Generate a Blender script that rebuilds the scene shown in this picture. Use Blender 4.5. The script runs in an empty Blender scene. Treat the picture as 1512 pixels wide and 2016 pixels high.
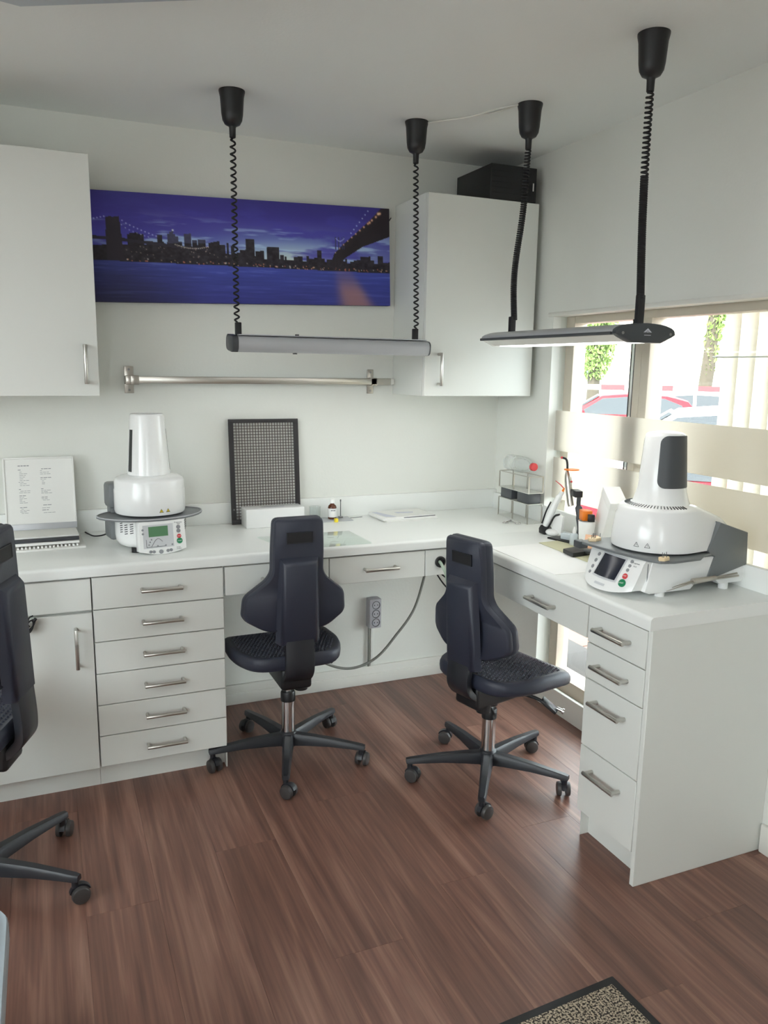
import bpy, bmesh, math, random
import numpy as np
from mathutils import Vector, Matrix, Euler, noise

random.seed(7)
S = bpy.context.scene
COL = S.collection
PI = math.pi

# ---------------------------------------------------------------- camera
cam_d = bpy.data.cameras.new('camera')
cam = bpy.data.objects.new('camera', cam_d); COL.objects.link(cam)
CAM = Vector((-1.9065, -3.144, 1.4089))
yaw, pitch, roll = math.radians(-23.2233), math.radians(-10.3384), math.radians(0.8774)
fw = Vector((-math.sin(yaw) * math.cos(pitch), math.cos(yaw) * math.cos(pitch), math.sin(pitch)))
rt = Vector((math.cos(yaw), math.sin(yaw), 0)); up = rt.cross(fw)
r2 = rt * math.cos(roll) + up * math.sin(roll); u2 = up * math.cos(roll) - rt * math.sin(roll)
cam.matrix_world = Matrix(((r2.x, u2.x, -fw.x, CAM.x), (r2.y, u2.y, -fw.y, CAM.y), (r2.z, u2.z, -fw.z, CAM.z), (0, 0, 0, 1)))
cam_d.sensor_fit = 'VERTICAL'; cam_d.sensor_height = 36.0
cam_d.lens = 1558.3 / 2016 * 36.0
cam_d.clip_start = 0.05; cam_d.clip_end = 200
S.camera = cam

# ---------------------------------------------------------------- world, sun, exposure
W = bpy.data.worlds.new('world'); S.world = W; W.use_nodes = True
bg = W.node_tree.nodes['Background']; bg.inputs[0].default_value = (0.90, 0.96, 1.0, 1); bg.inputs[1].default_value = 7.0
sun_d = bpy.data.lights.new('sun', 'SUN'); sun_d.energy = 6.0; sun_d.angle = 0.02; sun_d.color = (1, 0.95, 0.86)
sun = bpy.data.objects.new('sun', sun_d); COL.objects.link(sun)
sun.rotation_euler = Vector((0.5, 0.33, -0.8)).to_track_quat('-Z', 'Y').to_euler()
S.view_settings.view_transform = 'Standard'; S.view_settings.look = 'None'
S.view_settings.gamma = 1.0; S.view_settings.use_curve_mapping = False
S.view_settings.exposure = 0.45
LAMP_ON = 7.6; FILL_ON = 7.0   # emission of the lamp tubes and of the added ceiling fill luminaires
try:
    S.cycles.use_denoising = True
    S.cycles.max_bounces = 10; S.cycles.diffuse_bounces = 5; S.cycles.transparent_max_bounces = 16
    S.cycles.sample_clamp_indirect = 6.0
    S.cycles.caustics_reflective = False; S.cycles.caustics_refractive = False
except Exception:
    pass

# ---------------------------------------------------------------- helpers
def lin(c):
    return tuple(((x / 255) / 12.92 if x / 255 <= 0.04045 else ((x / 255 + 0.055) / 1.055) ** 2.4) for x in c)

MATS = {}
def mat(name, rgb=(200, 200, 200), rough=0.5, metal=0.0, spec=0.5, emit=0.0, alpha=1.0, trans=0.0, vary=0.0, vscale=8.0,
        bump=0.0, bscale=60.0, coat=0.0, linear=None):
    m = bpy.data.materials.new(name); m.use_nodes = True
    nt = m.node_tree; b = nt.nodes['Principled BSDF']
    c = linear if linear else lin(rgb)
    b.inputs['Base Color'].default_value = (*c, 1)
    b.inputs['Roughness'].default_value = rough; b.inputs['Metallic'].default_value = metal
    b.inputs['Specular IOR Level'].default_value = spec
    b.inputs['Transmission Weight'].default_value = trans; b.inputs['Alpha'].default_value = alpha
    b.inputs['Coat Weight'].default_value = coat
    if emit:
        b.inputs['Emission Color'].default_value = (*c, 1); b.inputs['Emission Strength'].default_value = emit
    if vary or bump:
        tc = nt.nodes.new('ShaderNodeTexCoord')
    if vary:
        n = nt.nodes.new('ShaderNodeTexNoise'); n.inputs['Scale'].default_value = vscale; n.inputs['Detail'].default_value = 6
        nt.links.new(tc.outputs['Object'], n.inputs['Vector'])
        mx = nt.nodes.new('ShaderNodeMix'); mx.data_type = 'RGBA'
        mx.inputs['A'].default_value = (*[x * (1 - vary) for x in c], 1); mx.inputs['B'].default_value = (*[min(1, x * (1 + vary)) for x in c], 1)
        nt.links.new(n.outputs['Fac'], mx.inputs['Factor']); nt.links.new(mx.outputs['Result'], b.inputs['Base Color'])
    if bump:
        n2 = nt.nodes.new('ShaderNodeTexNoise'); n2.inputs['Scale'].default_value = bscale; n2.inputs['Detail'].default_value = 4
        nt.links.new(tc.outputs['Object'], n2.inputs['Vector'])
        bp = nt.nodes.new('ShaderNodeBump'); bp.inputs['Strength'].default_value = bump; bp.inputs['Distance'].default_value = 0.002
        nt.links.new(n2.outputs['Fac'], bp.inputs['Height']); nt.links.new(bp.outputs['Normal'], b.inputs['Normal'])
    MATS[name] = m
    return m

def glass_mat(name, tint=(1, 1, 1), gloss=0.06, rough=0.0):
    """thin pane: clear transmission plus a fresnel-weighted reflection"""
    m = bpy.data.materials.new(name); m.use_nodes = True; nt = m.node_tree
    for n in list(nt.nodes): nt.nodes.remove(n)
    o = nt.nodes.new('ShaderNodeOutputMaterial'); t = nt.nodes.new('ShaderNodeBsdfTransparent'); g = nt.nodes.new('ShaderNodeBsdfGlossy')
    t.inputs[0].default_value = (*tint, 1); g.inputs['Roughness'].default_value = rough
    mx = nt.nodes.new('ShaderNodeMixShader'); f = nt.nodes.new('ShaderNodeLayerWeight'); f.inputs[0].default_value = 0.5
    pw_ = nt.nodes.new('ShaderNodeMath'); pw_.operation = 'POWER'; pw_.inputs[1].default_value = 5.0
    mu = nt.nodes.new('ShaderNodeMath'); mu.operation = 'MULTIPLY_ADD'; mu.inputs[1].default_value = 0.6; mu.inputs[2].default_value = gloss * 0.5
    nt.links.new(f.outputs['Facing'], pw_.inputs[0]); nt.links.new(pw_.outputs[0], mu.inputs[0]); nt.links.new(mu.outputs[0], mx.inputs[0])
    nt.links.new(t.outputs[0], mx.inputs[1]); nt.links.new(g.outputs[0], mx.inputs[2]); nt.links.new(mx.outputs[0], o.inputs[0])
    MATS[name] = m
    return m

class B:
    """collects shapes in one bmesh"""
    def __init__(s): s.bm = bmesh.new()
    def _merge(s, b2, M=None):
        if M is not None: bmesh.ops.transform(b2, matrix=M, verts=b2.verts)
        me = bpy.data.meshes.new('tmp'); b2.to_mesh(me); b2.free(); s.bm.from_mesh(me); bpy.data.meshes.remove(me)
        return s
    def bx(s, x0, x1, y0, y1, z0, z1, bev=0.0, seg=2, M=None):
        b2 = bmesh.new(); bmesh.ops.create_cube(b2, size=1)
        bmesh.ops.transform(b2, matrix=Matrix.Translation(((x0 + x1) / 2, (y0 + y1) / 2, (z0 + z1) / 2)) @ Matrix.Diagonal((abs(x1 - x0), abs(y1 - y0), abs(z1 - z0), 1)), verts=b2.verts)
        if bev: bmesh.ops.bevel(b2, geom=b2.edges[:], offset=bev, segments=seg, profile=0.5, affect='EDGES')
        return s._merge(b2, M)
    def cyl(s, p0, p1, r0, r1=None, seg=16, bev=0.0):
        r1 = r0 if r1 is None else r1; p0, p1 = Vector(p0), Vector(p1); d = p1 - p0
        b2 = bmesh.new(); bmesh.ops.create_cone(b2, cap_ends=True, segments=seg, radius1=r0, radius2=r1, depth=d.length)
        if bev:
            ee = [e for e in b2.edges if len([f for f in e.link_faces if len(f.verts) > 4]) == 1]
            bmesh.ops.bevel(b2, geom=ee, offset=bev, segments=2, profile=0.5, affect='EDGES')
        return s._merge(b2, Matrix.Translation((p0 + p1) / 2) @ d.to_track_quat('Z', 'Y').to_matrix().to_4x4())
    def tube(s, pts, r, seg=8, cap=True):
        pts = [Vector(p) for p in pts]; n = len(pts); rr = r if hasattr(r, '__len__') else [r] * n
        t = [(pts[min(i + 1, n - 1)] - pts[max(i - 1, 0)]).normalized() for i in range(n)]
        nrm = t[0].orthogonal().normalized(); rings = []
        for i in range(n):
            nrm = (nrm - t[i] * nrm.dot(t[i]))
            nrm = nrm.normalized() if nrm.length > 1e-6 else t[i].orthogonal().normalized()
            bn = t[i].cross(nrm)
            rings.append([pts[i] + (nrm * math.cos(2 * PI * k / seg) + bn * math.sin(2 * PI * k / seg)) * rr[i] for k in range(seg)])
        return s.loft(rings, cap)
    def loft(s, rings, cap=True, closed=True):
        bm = s.bm; V = [[bm.verts.new(p) for p in r] for r in rings]; k = len(rings[0])
        for a, b in zip(V[:-1], V[1:]):
            for i in range(k if closed else k - 1):
                j = (i + 1) % k
                try: bm.faces.new((a[i], a[j], b[j], b[i]))
                except ValueError: pass
        if cap:
            for r, rev in ((V[0], True), (V[-1], False)):
                try: bm.faces.new(list(reversed(r)) if rev else r)
                except ValueError: pass
        return s
    def lathe(s, prof, seg=32, c=(0, 0, 0), cap=True):
        rings = [[(c[0] + r * math.cos(2 * PI * k / seg), c[1] + r * math.sin(2 * PI * k / seg), c[2] + z) for k in range(seg)] for r, z in prof]
        return s.loft(rings, cap)
    def prism(s, poly, a, b, plane='xy', bev=0.0, M=None):
        """polygon extruded from a to b along the axis missing from plane"""
        f = {'xy': lambda p, h: (p[0], p[1], h), 'xz': lambda p, h: (p[0], h, p[1]), 'yz': lambda p, h: (h, p[0], p[1])}[plane]
        b2 = bmesh.new(); v0 = [b2.verts.new(f(p, a)) for p in poly]; v1 = [b2.verts.new(f(p, b)) for p in poly]; n = len(poly)
        b2.faces.new(v0); b2.faces.new(list(reversed(v1)))
        for i in range(n): b2.faces.new((v0[(i + 1) % n], v0[i], v1[i], v1[(i + 1) % n]))
        bmesh.ops.recalc_face_normals(b2, faces=b2.faces)
        if bev:
            ee = [e for e in b2.edges if e.verts[0] in v0 and e.verts[1] in v0 or e.verts[0] in v1 and e.verts[1] in v1]
            bmesh.ops.bevel(b2, geom=ee, offset=bev, segments=2, profile=0.5, affect='EDGES', clamp_overlap=True)
        return s._merge(b2, M)
    def sph(s, c, r, sc=(1, 1, 1), u=16, v=10):
        b2 = bmesh.new(); bmesh.ops.create_uvsphere(b2, u_segments=u, v_segments=v, radius=r)
        return s._merge(b2, Matrix.Translation(c) @ Matrix.Diagonal((*sc, 1)))
    def quad(s, *p):
        s.bm.faces.new([s.bm.verts.new(q) for q in p]); return s
    def xf(s, M): bmesh.ops.transform(s.bm, matrix=M, verts=s.bm.verts); return s

def mesh(name, b, smooth=38):
    bm = b.bm
    bmesh.ops.recalc_face_normals(bm, faces=bm.faces)
    if smooth:
        a = math.radians(smooth)
        for e in bm.edges:
            e.smooth = not (len(e.link_faces) == 2 and e.calc_face_angle(0) > a)
        for f in bm.faces: f.smooth = True
    me = bpy.data.meshes.new(name); bm.to_mesh(me); bm.free()
    return me

def wloc(o):
    v = Vector((0, 0, 0))
    while o is not None: v = v + o.location; o = o.parent
    return v

def obj(name, b, m, parent=None, w=False, smooth=38, label=None, kind=None):
    """link one mesh object; w=True: coordinates are world ones (roots without rotation)"""
    if w and parent is not None: b.xf(Matrix.Translation(-wloc(parent)))
    me = mesh(name, b, smooth) if isinstance(b, B) else b
    o = bpy.data.objects.new(name, me); COL.objects.link(o)
    me.materials.append(m if not isinstance(m, str) else MATS[m])
    if parent is not None: o.parent = parent
    if label: o['label'] = label
    if kind: o['kind'] = kind
    return o

def thing(name, label, cat, loc=(0, 0, 0), rz=0, group=None):
    o = bpy.data.objects.new(name, None); COL.objects.link(o); o.empty_display_size = 0.05
    o.location = loc; o.rotation_euler = (0, 0, math.radians(rz)); o['label'] = label; o['category'] = cat
    if group: o['group'] = group
    return o

def tag(o, label, cat=None, group=None, kind=None):
    o['label'] = label
    if cat: o['category'] = cat
    if group: o['group'] = group
    if kind: o['kind'] = kind
    return o

def struct(name, b, m, label, **k):
    o = obj(name, b, m, **k); o['kind'] = 'structure'; o['label'] = label
    return o

def recentre(o):
    """put a one-mesh thing's origin at the base centre of its mesh"""
    co = [v.co for v in o.data.vertices]
    c = Vector(((min(v.x for v in co) + max(v.x for v in co)) / 2, (min(v.y for v in co) + max(v.y for v in co)) / 2, min(v.z for v in co)))
    o.data.transform(Matrix.Translation(-c)); o.location = c
    return o

def one(name, b, m, label, cat, group=None, smooth=38):
    return recentre(tag(obj(name, b, m, smooth=smooth), label, cat, group))

def text(s, size, m, parent, M, name='lettering', align='LEFT'):
    cu = bpy.data.curves.new(name, 'FONT'); cu.body = s; cu.size = size; cu.align_x = align; cu.extrude = 0.0001; cu.resolution_u = 2
    f = bpy.data.objects.new(name, cu); COL.objects.link(f); bpy.context.view_layer.update()
    me = bpy.data.meshes.new_from_object(f.evaluated_get(bpy.context.evaluated_depsgraph_get()))
    bpy.data.objects.remove(f); bpy.data.curves.remove(cu); me.name = name; me.materials.clear(); me.materials.append(MATS[m])
    me.transform(M)
    o = bpy.data.objects.new(name, me); COL.objects.link(o); o.parent = parent
    return o

def spline(pts, n=8):
    """Catmull-Rom through pts"""
    P = [Vector(p) for p in pts]; P = [P[0] * 2 - P[1]] + P + [P[-1] * 2 - P[-2]]; out = []
    for i in range(1, len(P) - 2):
        for k in range(n):
            t = k / n; a, b, c, d = P[i - 1], P[i], P[i + 1], P[i + 2]
            out.append(0.5 * ((2 * b) + (c - a) * t + (2 * a - 5 * b + 4 * c - d) * t * t + (3 * b - a - 3 * c + d) * t ** 3))
    out.append(P[-2]); return out

def rrect(w, h, r, n=5, cx=0, cy=0):
    out = []
    for sx, sy, a0 in ((1, 1, 0), (-1, 1, 90), (-1, -1, 180), (1, -1, 270)):
        for k in range(n + 1):
            a = math.radians(a0 + 90 * k / n)
            out.append((cx + sx * (w / 2 - r) + r * math.cos(a), cy + sy * (h / 2 - r) + r * math.sin(a)))
    return out

# ---------------------------------------------------------------- materials
mat('wall_paint', (227, 228, 222), 0.85, vary=0.015, vscale=3, bump=0.25, bscale=90)
mat('ceiling_paint', (232, 235, 233), 0.9, vary=0.015, vscale=2, bump=0.2, bscale=120)
mat('white_trim', (226, 225, 218), 0.5)
mat('cabinet_white', (225, 227, 222), 0.38, vary=0.008, vscale=5)
mat('cabinet_body', (205, 207, 202), 0.5)
mat('worktop_white', (236, 238, 235), 0.32, vary=0.008, vscale=6)
mat('beige_frame', (214, 200, 184), 0.45)
mat('steel', (190, 186, 178), 0.28, 1.0, bump=0.05, bscale=200)
mat('handle_steel', (196, 194, 188), 0.3, 1.0)
mat('chrome', (215, 215, 215), 0.08, 1.0)
mat('black_plastic', (26, 27, 30), 0.42)
mat('black_rubber', (22, 23, 26), 0.6)
mat('pu_black', (45, 49, 63), 0.46, bump=0.12, bscale=240)
mat('base_plastic', (34, 36, 42), 0.4)
mat('caster_grey', (62, 60, 60), 0.45)
mat('furnace_white', (238, 239, 238), 0.25, coat=0.3)
mat('furnace_grey', (112, 116, 118), 0.4)
mat('dark_grey', (70, 73, 77), 0.4)
mat('slit_dark', (38, 44, 44), 0.5)
mat('panel_grey', (200, 202, 205), 0.4)
mat('lcd_green', (84, 128, 92), 0.2)
mat('lcd_dark', (36, 40, 50), 0.12)
mat('button_grey', (140, 142, 146), 0.45)
mat('red', (206, 66, 70), 0.4)
mat('green', (20, 128, 84), 0.4)
mat('ink', (70, 74, 80), 0.6)
mat('yellow', (236, 212, 50), 0.5)
mat('paper', (232, 232, 228), 0.75)
mat('paper_white', (244, 244, 242), 0.7)
mat('paper_bluish', (205, 207, 218), 0.7)
mat('binder_dark', (58, 60, 66), 0.5)
mat('canvas_edge', (30, 28, 60), 0.7)
mat('lamp_silver', (186, 188, 192), 0.35, 0.2)
mat('lamp_white', (232, 232, 228), 0.4)
mat('lamp_dark', (66, 70, 74), 0.4)
mat('screw', (150, 150, 150), 0.3, 0.9)
mat('cable_white', (226, 226, 220), 0.5)
mat('cable_grey', (128, 130, 124), 0.5)
mat('hose_green', (178, 196, 178), 0.3)
mat('socket_grey', (178, 178, 184), 0.5)
mat('socket_dark', (70, 70, 76), 0.5)
mat('grille_dark', (48, 46, 48), 0.5, 0.2)
mat('grille_brown', (78, 66, 62), 0.55)
mat('amber', (92, 48, 24), 0.12)
mat('orange', (238, 128, 30), 0.35)
mat('peach', (244, 196, 160), 0.6)
mat('clear_blue', (216, 226, 232), 0.25, alpha=0.75)
mat('pet_plastic', (214, 220, 218), 0.15, alpha=0.35)
mat('acrylic', (210, 212, 206), 0.3)
mat('tag_yellowish', (214, 212, 178), 0.6, alpha=0.9)
mat('bin_grey', (168, 180, 188), 0.4)
mat('fixture_grey', (176, 184, 190), 0.4, 0.2)
mat('firing_pad', (236, 214, 176), 0.8)
mat('skyline', (128, 128, 128), 0.6)
mat('asphalt', (150, 150, 150), 0.9, vary=0.08, vscale=3)
mat('terracotta', (126, 92, 78), 0.7, vary=0.1, vscale=6)
mat('pale_tile', (112, 100, 88), 0.6, vary=0.05, vscale=6)
mat('grout', (110, 98, 88), 0.9)
mat('outdoor_mat', (70, 66, 64), 0.9, bump=0.6, bscale=300)
mat('car_red', (190, 20, 36), 0.5, coat=0.05, spec=0.3)
mat('car_maroon', (140, 20, 40), 0.5, coat=0.05, spec=0.3)
mat('car_white', (240, 240, 240), 0.25, coat=0.6)
mat('car_glass', (62, 66, 70), 0.15)
mat('tyre', (28, 28, 30), 0.7)
mat('bark', (84, 76, 64), 0.9, vary=0.25, vscale=9)
mat('leaf', (132, 156, 84), 0.6, vary=0.25, vscale=3)
mat('facade', (244, 236, 208), 0.8)
mat('facade_window', (120, 140, 160), 0.2)
mat('blind', (220, 214, 204), 0.8)
glass_mat('pane', (0.97, 0.985, 0.98), 0.04)
glass_mat('glass_sheet', (0.955, 0.985, 0.97), 0.05, 0.02)
glass_mat('tumbler', (0.93, 0.95, 0.95), 0.08)

def film_material():
    m = bpy.data.materials.new('frosted_film'); m.use_nodes = True; nt = m.node_tree
    for n in list(nt.nodes): nt.nodes.remove(n)
    o = nt.nodes.new('ShaderNodeOutputMaterial'); t = nt.nodes.new('ShaderNodeBsdfTranslucent'); d = nt.nodes.new('ShaderNodeBsdfDiffuse')
    t.inputs[0].default_value = (0.75, 0.715, 0.65, 1); d.inputs[0].default_value = (0.75, 0.74, 0.70, 1)
    mx = nt.nodes.new('ShaderNodeMixShader'); mx.inputs[0].default_value = 0.35
    nt.links.new(t.outputs[0], mx.inputs[1]); nt.links.new(d.outputs[0], mx.inputs[2]); nt.links.new(mx.outputs[0], o.inputs[0])
    MATS['frosted_film'] = m
film_material()

def blind_material():
    m = MATS['blind']; nt = m.node_tree; b = nt.nodes['Principled BSDF']; o = nt.nodes['Material Output']
    t = nt.nodes.new('ShaderNodeBsdfTranslucent'); t.inputs[0].default_value = (0.87, 0.84, 0.78, 1)
    mx = nt.nodes.new('ShaderNodeMixShader'); mx.inputs[0].default_value = 0.58
    nt.links.new(b.outputs[0], mx.inputs[1]); nt.links.new(t.outputs[0], mx.inputs[2]); nt.links.new(mx.outputs[0], o.inputs[0])
blind_material()

def wood_material():
    m = bpy.data.materials.new('floor_wood'); m.use_nodes = True; nt = m.node_tree; b = nt.nodes['Principled BSDF']; L = nt.links.new
    tc = nt.nodes.new('ShaderNodeTexCoord'); oi = nt.nodes.new('ShaderNodeObjectInfo')
    off = nt.nodes.new('ShaderNodeVectorMath'); off.operation = 'MULTIPLY_ADD'
    cb = nt.nodes.new('ShaderNodeCombineXYZ'); mu = nt.nodes.new('ShaderNodeMath'); mu.operation = 'MULTIPLY'; mu.inputs[1].default_value = 37.0
    L(oi.outputs['Random'], mu.inputs[0]); L(mu.outputs[0], cb.inputs[0]); L(mu.outputs[0], cb.inputs[1]); L(mu.outputs[0], cb.inputs[2])
    add = nt.nodes.new('ShaderNodeVectorMath'); add.operation = 'ADD'; L(tc.outputs['Object'], add.inputs[0]); L(cb.outputs[0], add.inputs[1])
    mp = nt.nodes.new('ShaderNodeMapping'); mp.inputs['Scale'].default_value = (34, 1.6, 1); L(add.outputs[0], mp.inputs[0])
    n1 = nt.nodes.new('ShaderNodeTexNoise'); n1.inputs['Scale'].default_value = 1; n1.inputs['Detail'].default_value = 8; n1.inputs['Distortion'].default_value = 0.8; L(mp.outputs[0], n1.inputs['Vector'])
    mp2 = nt.nodes.new('ShaderNodeMapping'); mp2.inputs['Scale'].default_value = (7, 0.7, 1); L(add.outputs[0], mp2.inputs[0])
    n2 = nt.nodes.new('ShaderNodeTexNoise'); n2.inputs['Scale'].default_value = 1; n2.inputs['Detail'].default_value = 5; n2.inputs['Distortion'].default_value = 1.6; L(mp2.outputs[0], n2.inputs['Vector'])
    mp3 = nt.nodes.new('ShaderNodeMapping'); mp3.inputs['Scale'].default_value = (150, 3, 1); L(add.outputs[0], mp3.inputs[0])
    n3 = nt.nodes.new('ShaderNodeTexNoise'); n3.inputs['Scale'].default_value = 1; n3.inputs['Detail'].default_value = 3; L(mp3.outputs[0], n3.inputs['Vector'])
    r1 = nt.nodes.new('ShaderNodeValToRGB'); e = r1.color_ramp.elements
    e[0].position = 0.3; e[0].color = (*lin((88, 62, 54)), 1); e[1].position = 0.72; e[1].color = (*lin((168, 130, 112)), 1)
    mid = r1.color_ramp.elements.new(0.5); mid.color = (*lin((124, 88, 76)), 1)
    mixf = nt.nodes.new('ShaderNodeMath'); mixf.operation = 'MULTIPLY_ADD'; mixf.inputs[1].default_value = 0.5
    h = nt.nodes.new('ShaderNodeMath'); h.operation = 'MULTIPLY'; h.inputs[1].default_value = 0.5; L(n2.outputs['Fac'], h.inputs[0])
    L(n1.outputs['Fac'], mixf.inputs[0]); L(h.outputs[0], mixf.inputs[2]); L(mixf.outputs[0], r1.inputs[0])
    hs = nt.nodes.new('ShaderNodeHueSaturation'); L(r1.outputs[0], hs.inputs['Color'])
    vr = nt.nodes.new('ShaderNodeMapRange'); vr.inputs['To Min'].default_value = 0.93; vr.inputs['To Max'].default_value = 1.07; L(oi.outputs['Random'], vr.inputs['Value']); L(vr.outputs[0], hs.inputs['Value'])
    mk = nt.nodes.new('ShaderNodeMix'); mk.data_type = 'RGBA'; mk.blend_type = 'MULTIPLY'; mk.inputs['Factor'].default_value = 0.35
    r3 = nt.nodes.new('ShaderNodeValToRGB'); r3.color_ramp.elements[0].position = 0.35; r3.color_ramp.elements[0].color = (0.45, 0.45, 0.45, 1); r3.color_ramp.elements[1].position = 0.6
    L(n3.outputs['Fac'], r3.inputs[0]); L(hs.outputs[0], mk.inputs['A']); L(r3.outputs[0], mk.inputs['B']); L(mk.outputs['Result'], b.inputs['Base Color'])
    b.inputs['Roughness'].default_value = 0.38; b.inputs['Specular IOR Level'].default_value = 0.5
    bp = nt.nodes.new('ShaderNodeBump'); bp.inputs['Strength'].default_value = 0.12; bp.inputs['Distance'].default_value = 0.001; L(n3.outputs['Fac'], bp.inputs['Height']); L(bp.outputs[0], b.inputs['Normal'])
    MATS['floor_wood'] = m
wood_material()

def studs(m, scale):
    nt = m.node_tree; b = nt.nodes['Principled BSDF']; tc = nt.nodes.new('ShaderNodeTexCoord')
    v = nt.nodes.new('ShaderNodeTexVoronoi'); v.inputs['Scale'].default_value = scale; v.inputs['Randomness'].default_value = 0
    nt.links.new(tc.outputs['Object'], v.inputs['Vector'])
    bp = nt.nodes.new('ShaderNodeBump'); bp.inputs['Strength'].default_value = 0.9; bp.inputs['Distance'].default_value = 0.004; bp.invert = True
    nt.links.new(v.outputs['Distance'], bp.inputs['Height']); nt.links.new(bp.outputs[0], b.inputs['Normal'])
mat('seat_studs', (42, 45, 54), 0.4); studs(MATS['seat_studs'], 75)

def mat_fleck():
    m = mat('mat_flecks', (90, 80, 70), 0.95); nt = m.node_tree; b = nt.nodes['Principled BSDF']; tc = nt.nodes.new('ShaderNodeTexCoord')
    n = nt.nodes.new('ShaderNodeTexNoise'); n.inputs['Scale'].default_value = 210; n.inputs['Detail'].default_value = 2
    nt.links.new(tc.outputs['Object'], n.inputs['Vector'])
    r = nt.nodes.new('ShaderNodeValToRGB'); e = r.color_ramp.elements; e[0].position = 0.44; e[0].color = (*lin((44, 38, 34)), 1); e[1].position = 0.56; e[1].color = (*lin((196, 182, 160)), 1)
    nt.links.new(n.outputs['Fac'], r.inputs[0]); nt.links.new(r.outputs[0], b.inputs['Base Color'])
    bp = nt.nodes.new('ShaderNodeBump'); bp.inputs['Strength'].default_value = 1; bp.inputs['Distance'].default_value = 0.004
    nt.links.new(n.outputs['Fac'], bp.inputs['Height']); nt.links.new(bp.outputs[0], b.inputs['Normal'])
mat_fleck()

# ---------------------------------------------------------------- measures (metres; back wall y=0, right wall x=0, floor z=0)
ZC = 2.26; XL = -3.7; YF = -5.6
H = 0.78; TH = 0.036
DB, DR, YE = 0.545, 0.478, -1.606          # cabinet fronts of the back run and of the right run, end of the right run
WY0, WY1, WZ0, WZ1 = -1.60, -0.40, 0.10, 1.625   # window opening in the right wall

# ---------------------------------------------------------------- room shell
fl = struct('floor', B().bx(XL - 0.1, 0.3, YF - 0.1, 0.1, -0.12, -0.004), 'black_rubber', 'dark red-brown wood plank floor')
PW, PL = 0.182, 1.22
pm = {}
x = XL; i = 0
while x < 0:
    off = (i * 0.437) % 1.0 * PL
    y = YF - off
    while y < 0:
        y0, y1 = max(y, YF), min(y + PL, 0.0); x1 = min(x + PW, 0.0)
        if y1 - y0 > 0.02 and x1 - x > 0.01:
            key = (round(x1 - x, 3), round(y1 - y0, 3))
            if key not in pm:
                w, l = key
                b = B().bx(-w / 2 + 0.00015, w / 2 - 0.00015, -l / 2 + 0.00015, l / 2 - 0.00015, -0.006, 0, 0.0003, 1)
                pm[key] = mesh('plank', b); pm[key].materials.append(MATS['floor_wood'])
            o = bpy.data.objects.new('plank', pm[key]); COL.objects.link(o); o.parent = fl
            o.location = ((x + x1) / 2, (y0 + y1) / 2, 0)
        y += PL
    x += PW; i += 1
struct('ceiling', B().bx(XL - 0.1, 0.3, YF - 0.1, 0.1, ZC, ZC + 0.12), 'ceiling_paint', 'off-white plaster ceiling')
struct('wall_back', B().bx(XL - 0.1, 0.3, 0, 0.1, -0.1, ZC + 0.05), 'wall_paint', 'white painted wall behind the long worktop')
FX0, FX1 = -3.3, -2.4      # window added behind the viewer to let in more light
wf = B().bx(XL - 0.1, FX0, YF - 0.1, YF, -0.1, ZC + 0.05).bx(FX1, 0.3, YF - 0.1, YF, -0.1, ZC + 0.05).bx(FX0, FX1, YF - 0.1, YF, 2.1, ZC + 0.05).bx(FX0, FX1, YF - 0.1, YF, -0.1, 0.35)
struct('wall_front', wf, 'wall_paint', 'white painted wall behind the viewer with an added fill window')
fill_win_front = thing('fill_window_front', 'unseen window added behind the viewer for fill light', None, ((FX0 + FX1) / 2, YF - 0.05, 0.35)); del fill_win_front['category']; fill_win_front['kind'] = 'structure'
obj('frame', B().bx(FX0, FX1, YF - 0.08, YF - 0.02, 0.35, 0.41).bx(FX0, FX1, YF - 0.08, YF - 0.02, 2.04, 2.1).bx(FX0, FX0 + 0.06, YF - 0.08, YF - 0.02, 0.41, 2.04).bx(FX1 - 0.06, FX1, YF - 0.08, YF - 0.02, 0.41, 2.04), 'beige_frame', fill_win_front, True)
obj('pane', B().bx(FX0 + 0.05, FX1 - 0.05, YF - 0.052, YF - 0.048, 0.4, 2.05), 'pane', fill_win_front, True)
LY0, LY1, LZ0, LZ1 = -3.6, -1.5, 0.8, 2.05      # unseen window added in the left wall for more light
wl_ = B().bx(XL - 0.1, XL, YF, LY0, -0.1, ZC + 0.05).bx(XL - 0.1, XL, LY1, 0, -0.1, ZC + 0.05).bx(XL - 0.1, XL, LY0, LY1, LZ1, ZC + 0.05).bx(XL - 0.1, XL, LY0, LY1, -0.1, LZ0)
struct('wall_left', wl_, 'wall_paint', 'white painted wall at the left of the room with an added fill window')
fill_win_left = thing('fill_window_left', 'wide unseen window added in the left wall for fill light', None, (XL - 0.05, (LY0 + LY1) / 2, LZ0)); del fill_win_left['category']; fill_win_left['kind'] = 'structure'
obj('frame', B().bx(XL - 0.08, XL - 0.02, LY0, LY1, LZ0, LZ0 + 0.06).bx(XL - 0.08, XL - 0.02, LY0, LY1, LZ1 - 0.06, LZ1).bx(XL - 0.08, XL - 0.02, LY0, LY0 + 0.06, LZ0 + 0.06, LZ1 - 0.06).bx(XL - 0.08, XL - 0.02, LY1 - 0.06, LY1, LZ0 + 0.06, LZ1 - 0.06).bx(XL - 0.08, XL - 0.02, -2.78, -2.72, LZ0 + 0.06, LZ1 - 0.06), 'beige_frame', fill_win_left, True)
for y0, y1 in ((LY0 + 0.05, -2.77), (-2.73, LY1 - 0.05)): obj('pane', B().bx(XL - 0.052, XL - 0.048, y0, y1, LZ0 + 0.05, LZ1 - 0.05), 'pane', fill_win_left, True)
wr = B()
WT = 0.13
wr.bx(0, WT, WY1, 0.0, -0.1, ZC)
wr.bx(0, WT, YF, WY0, -0.1, ZC)
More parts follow.
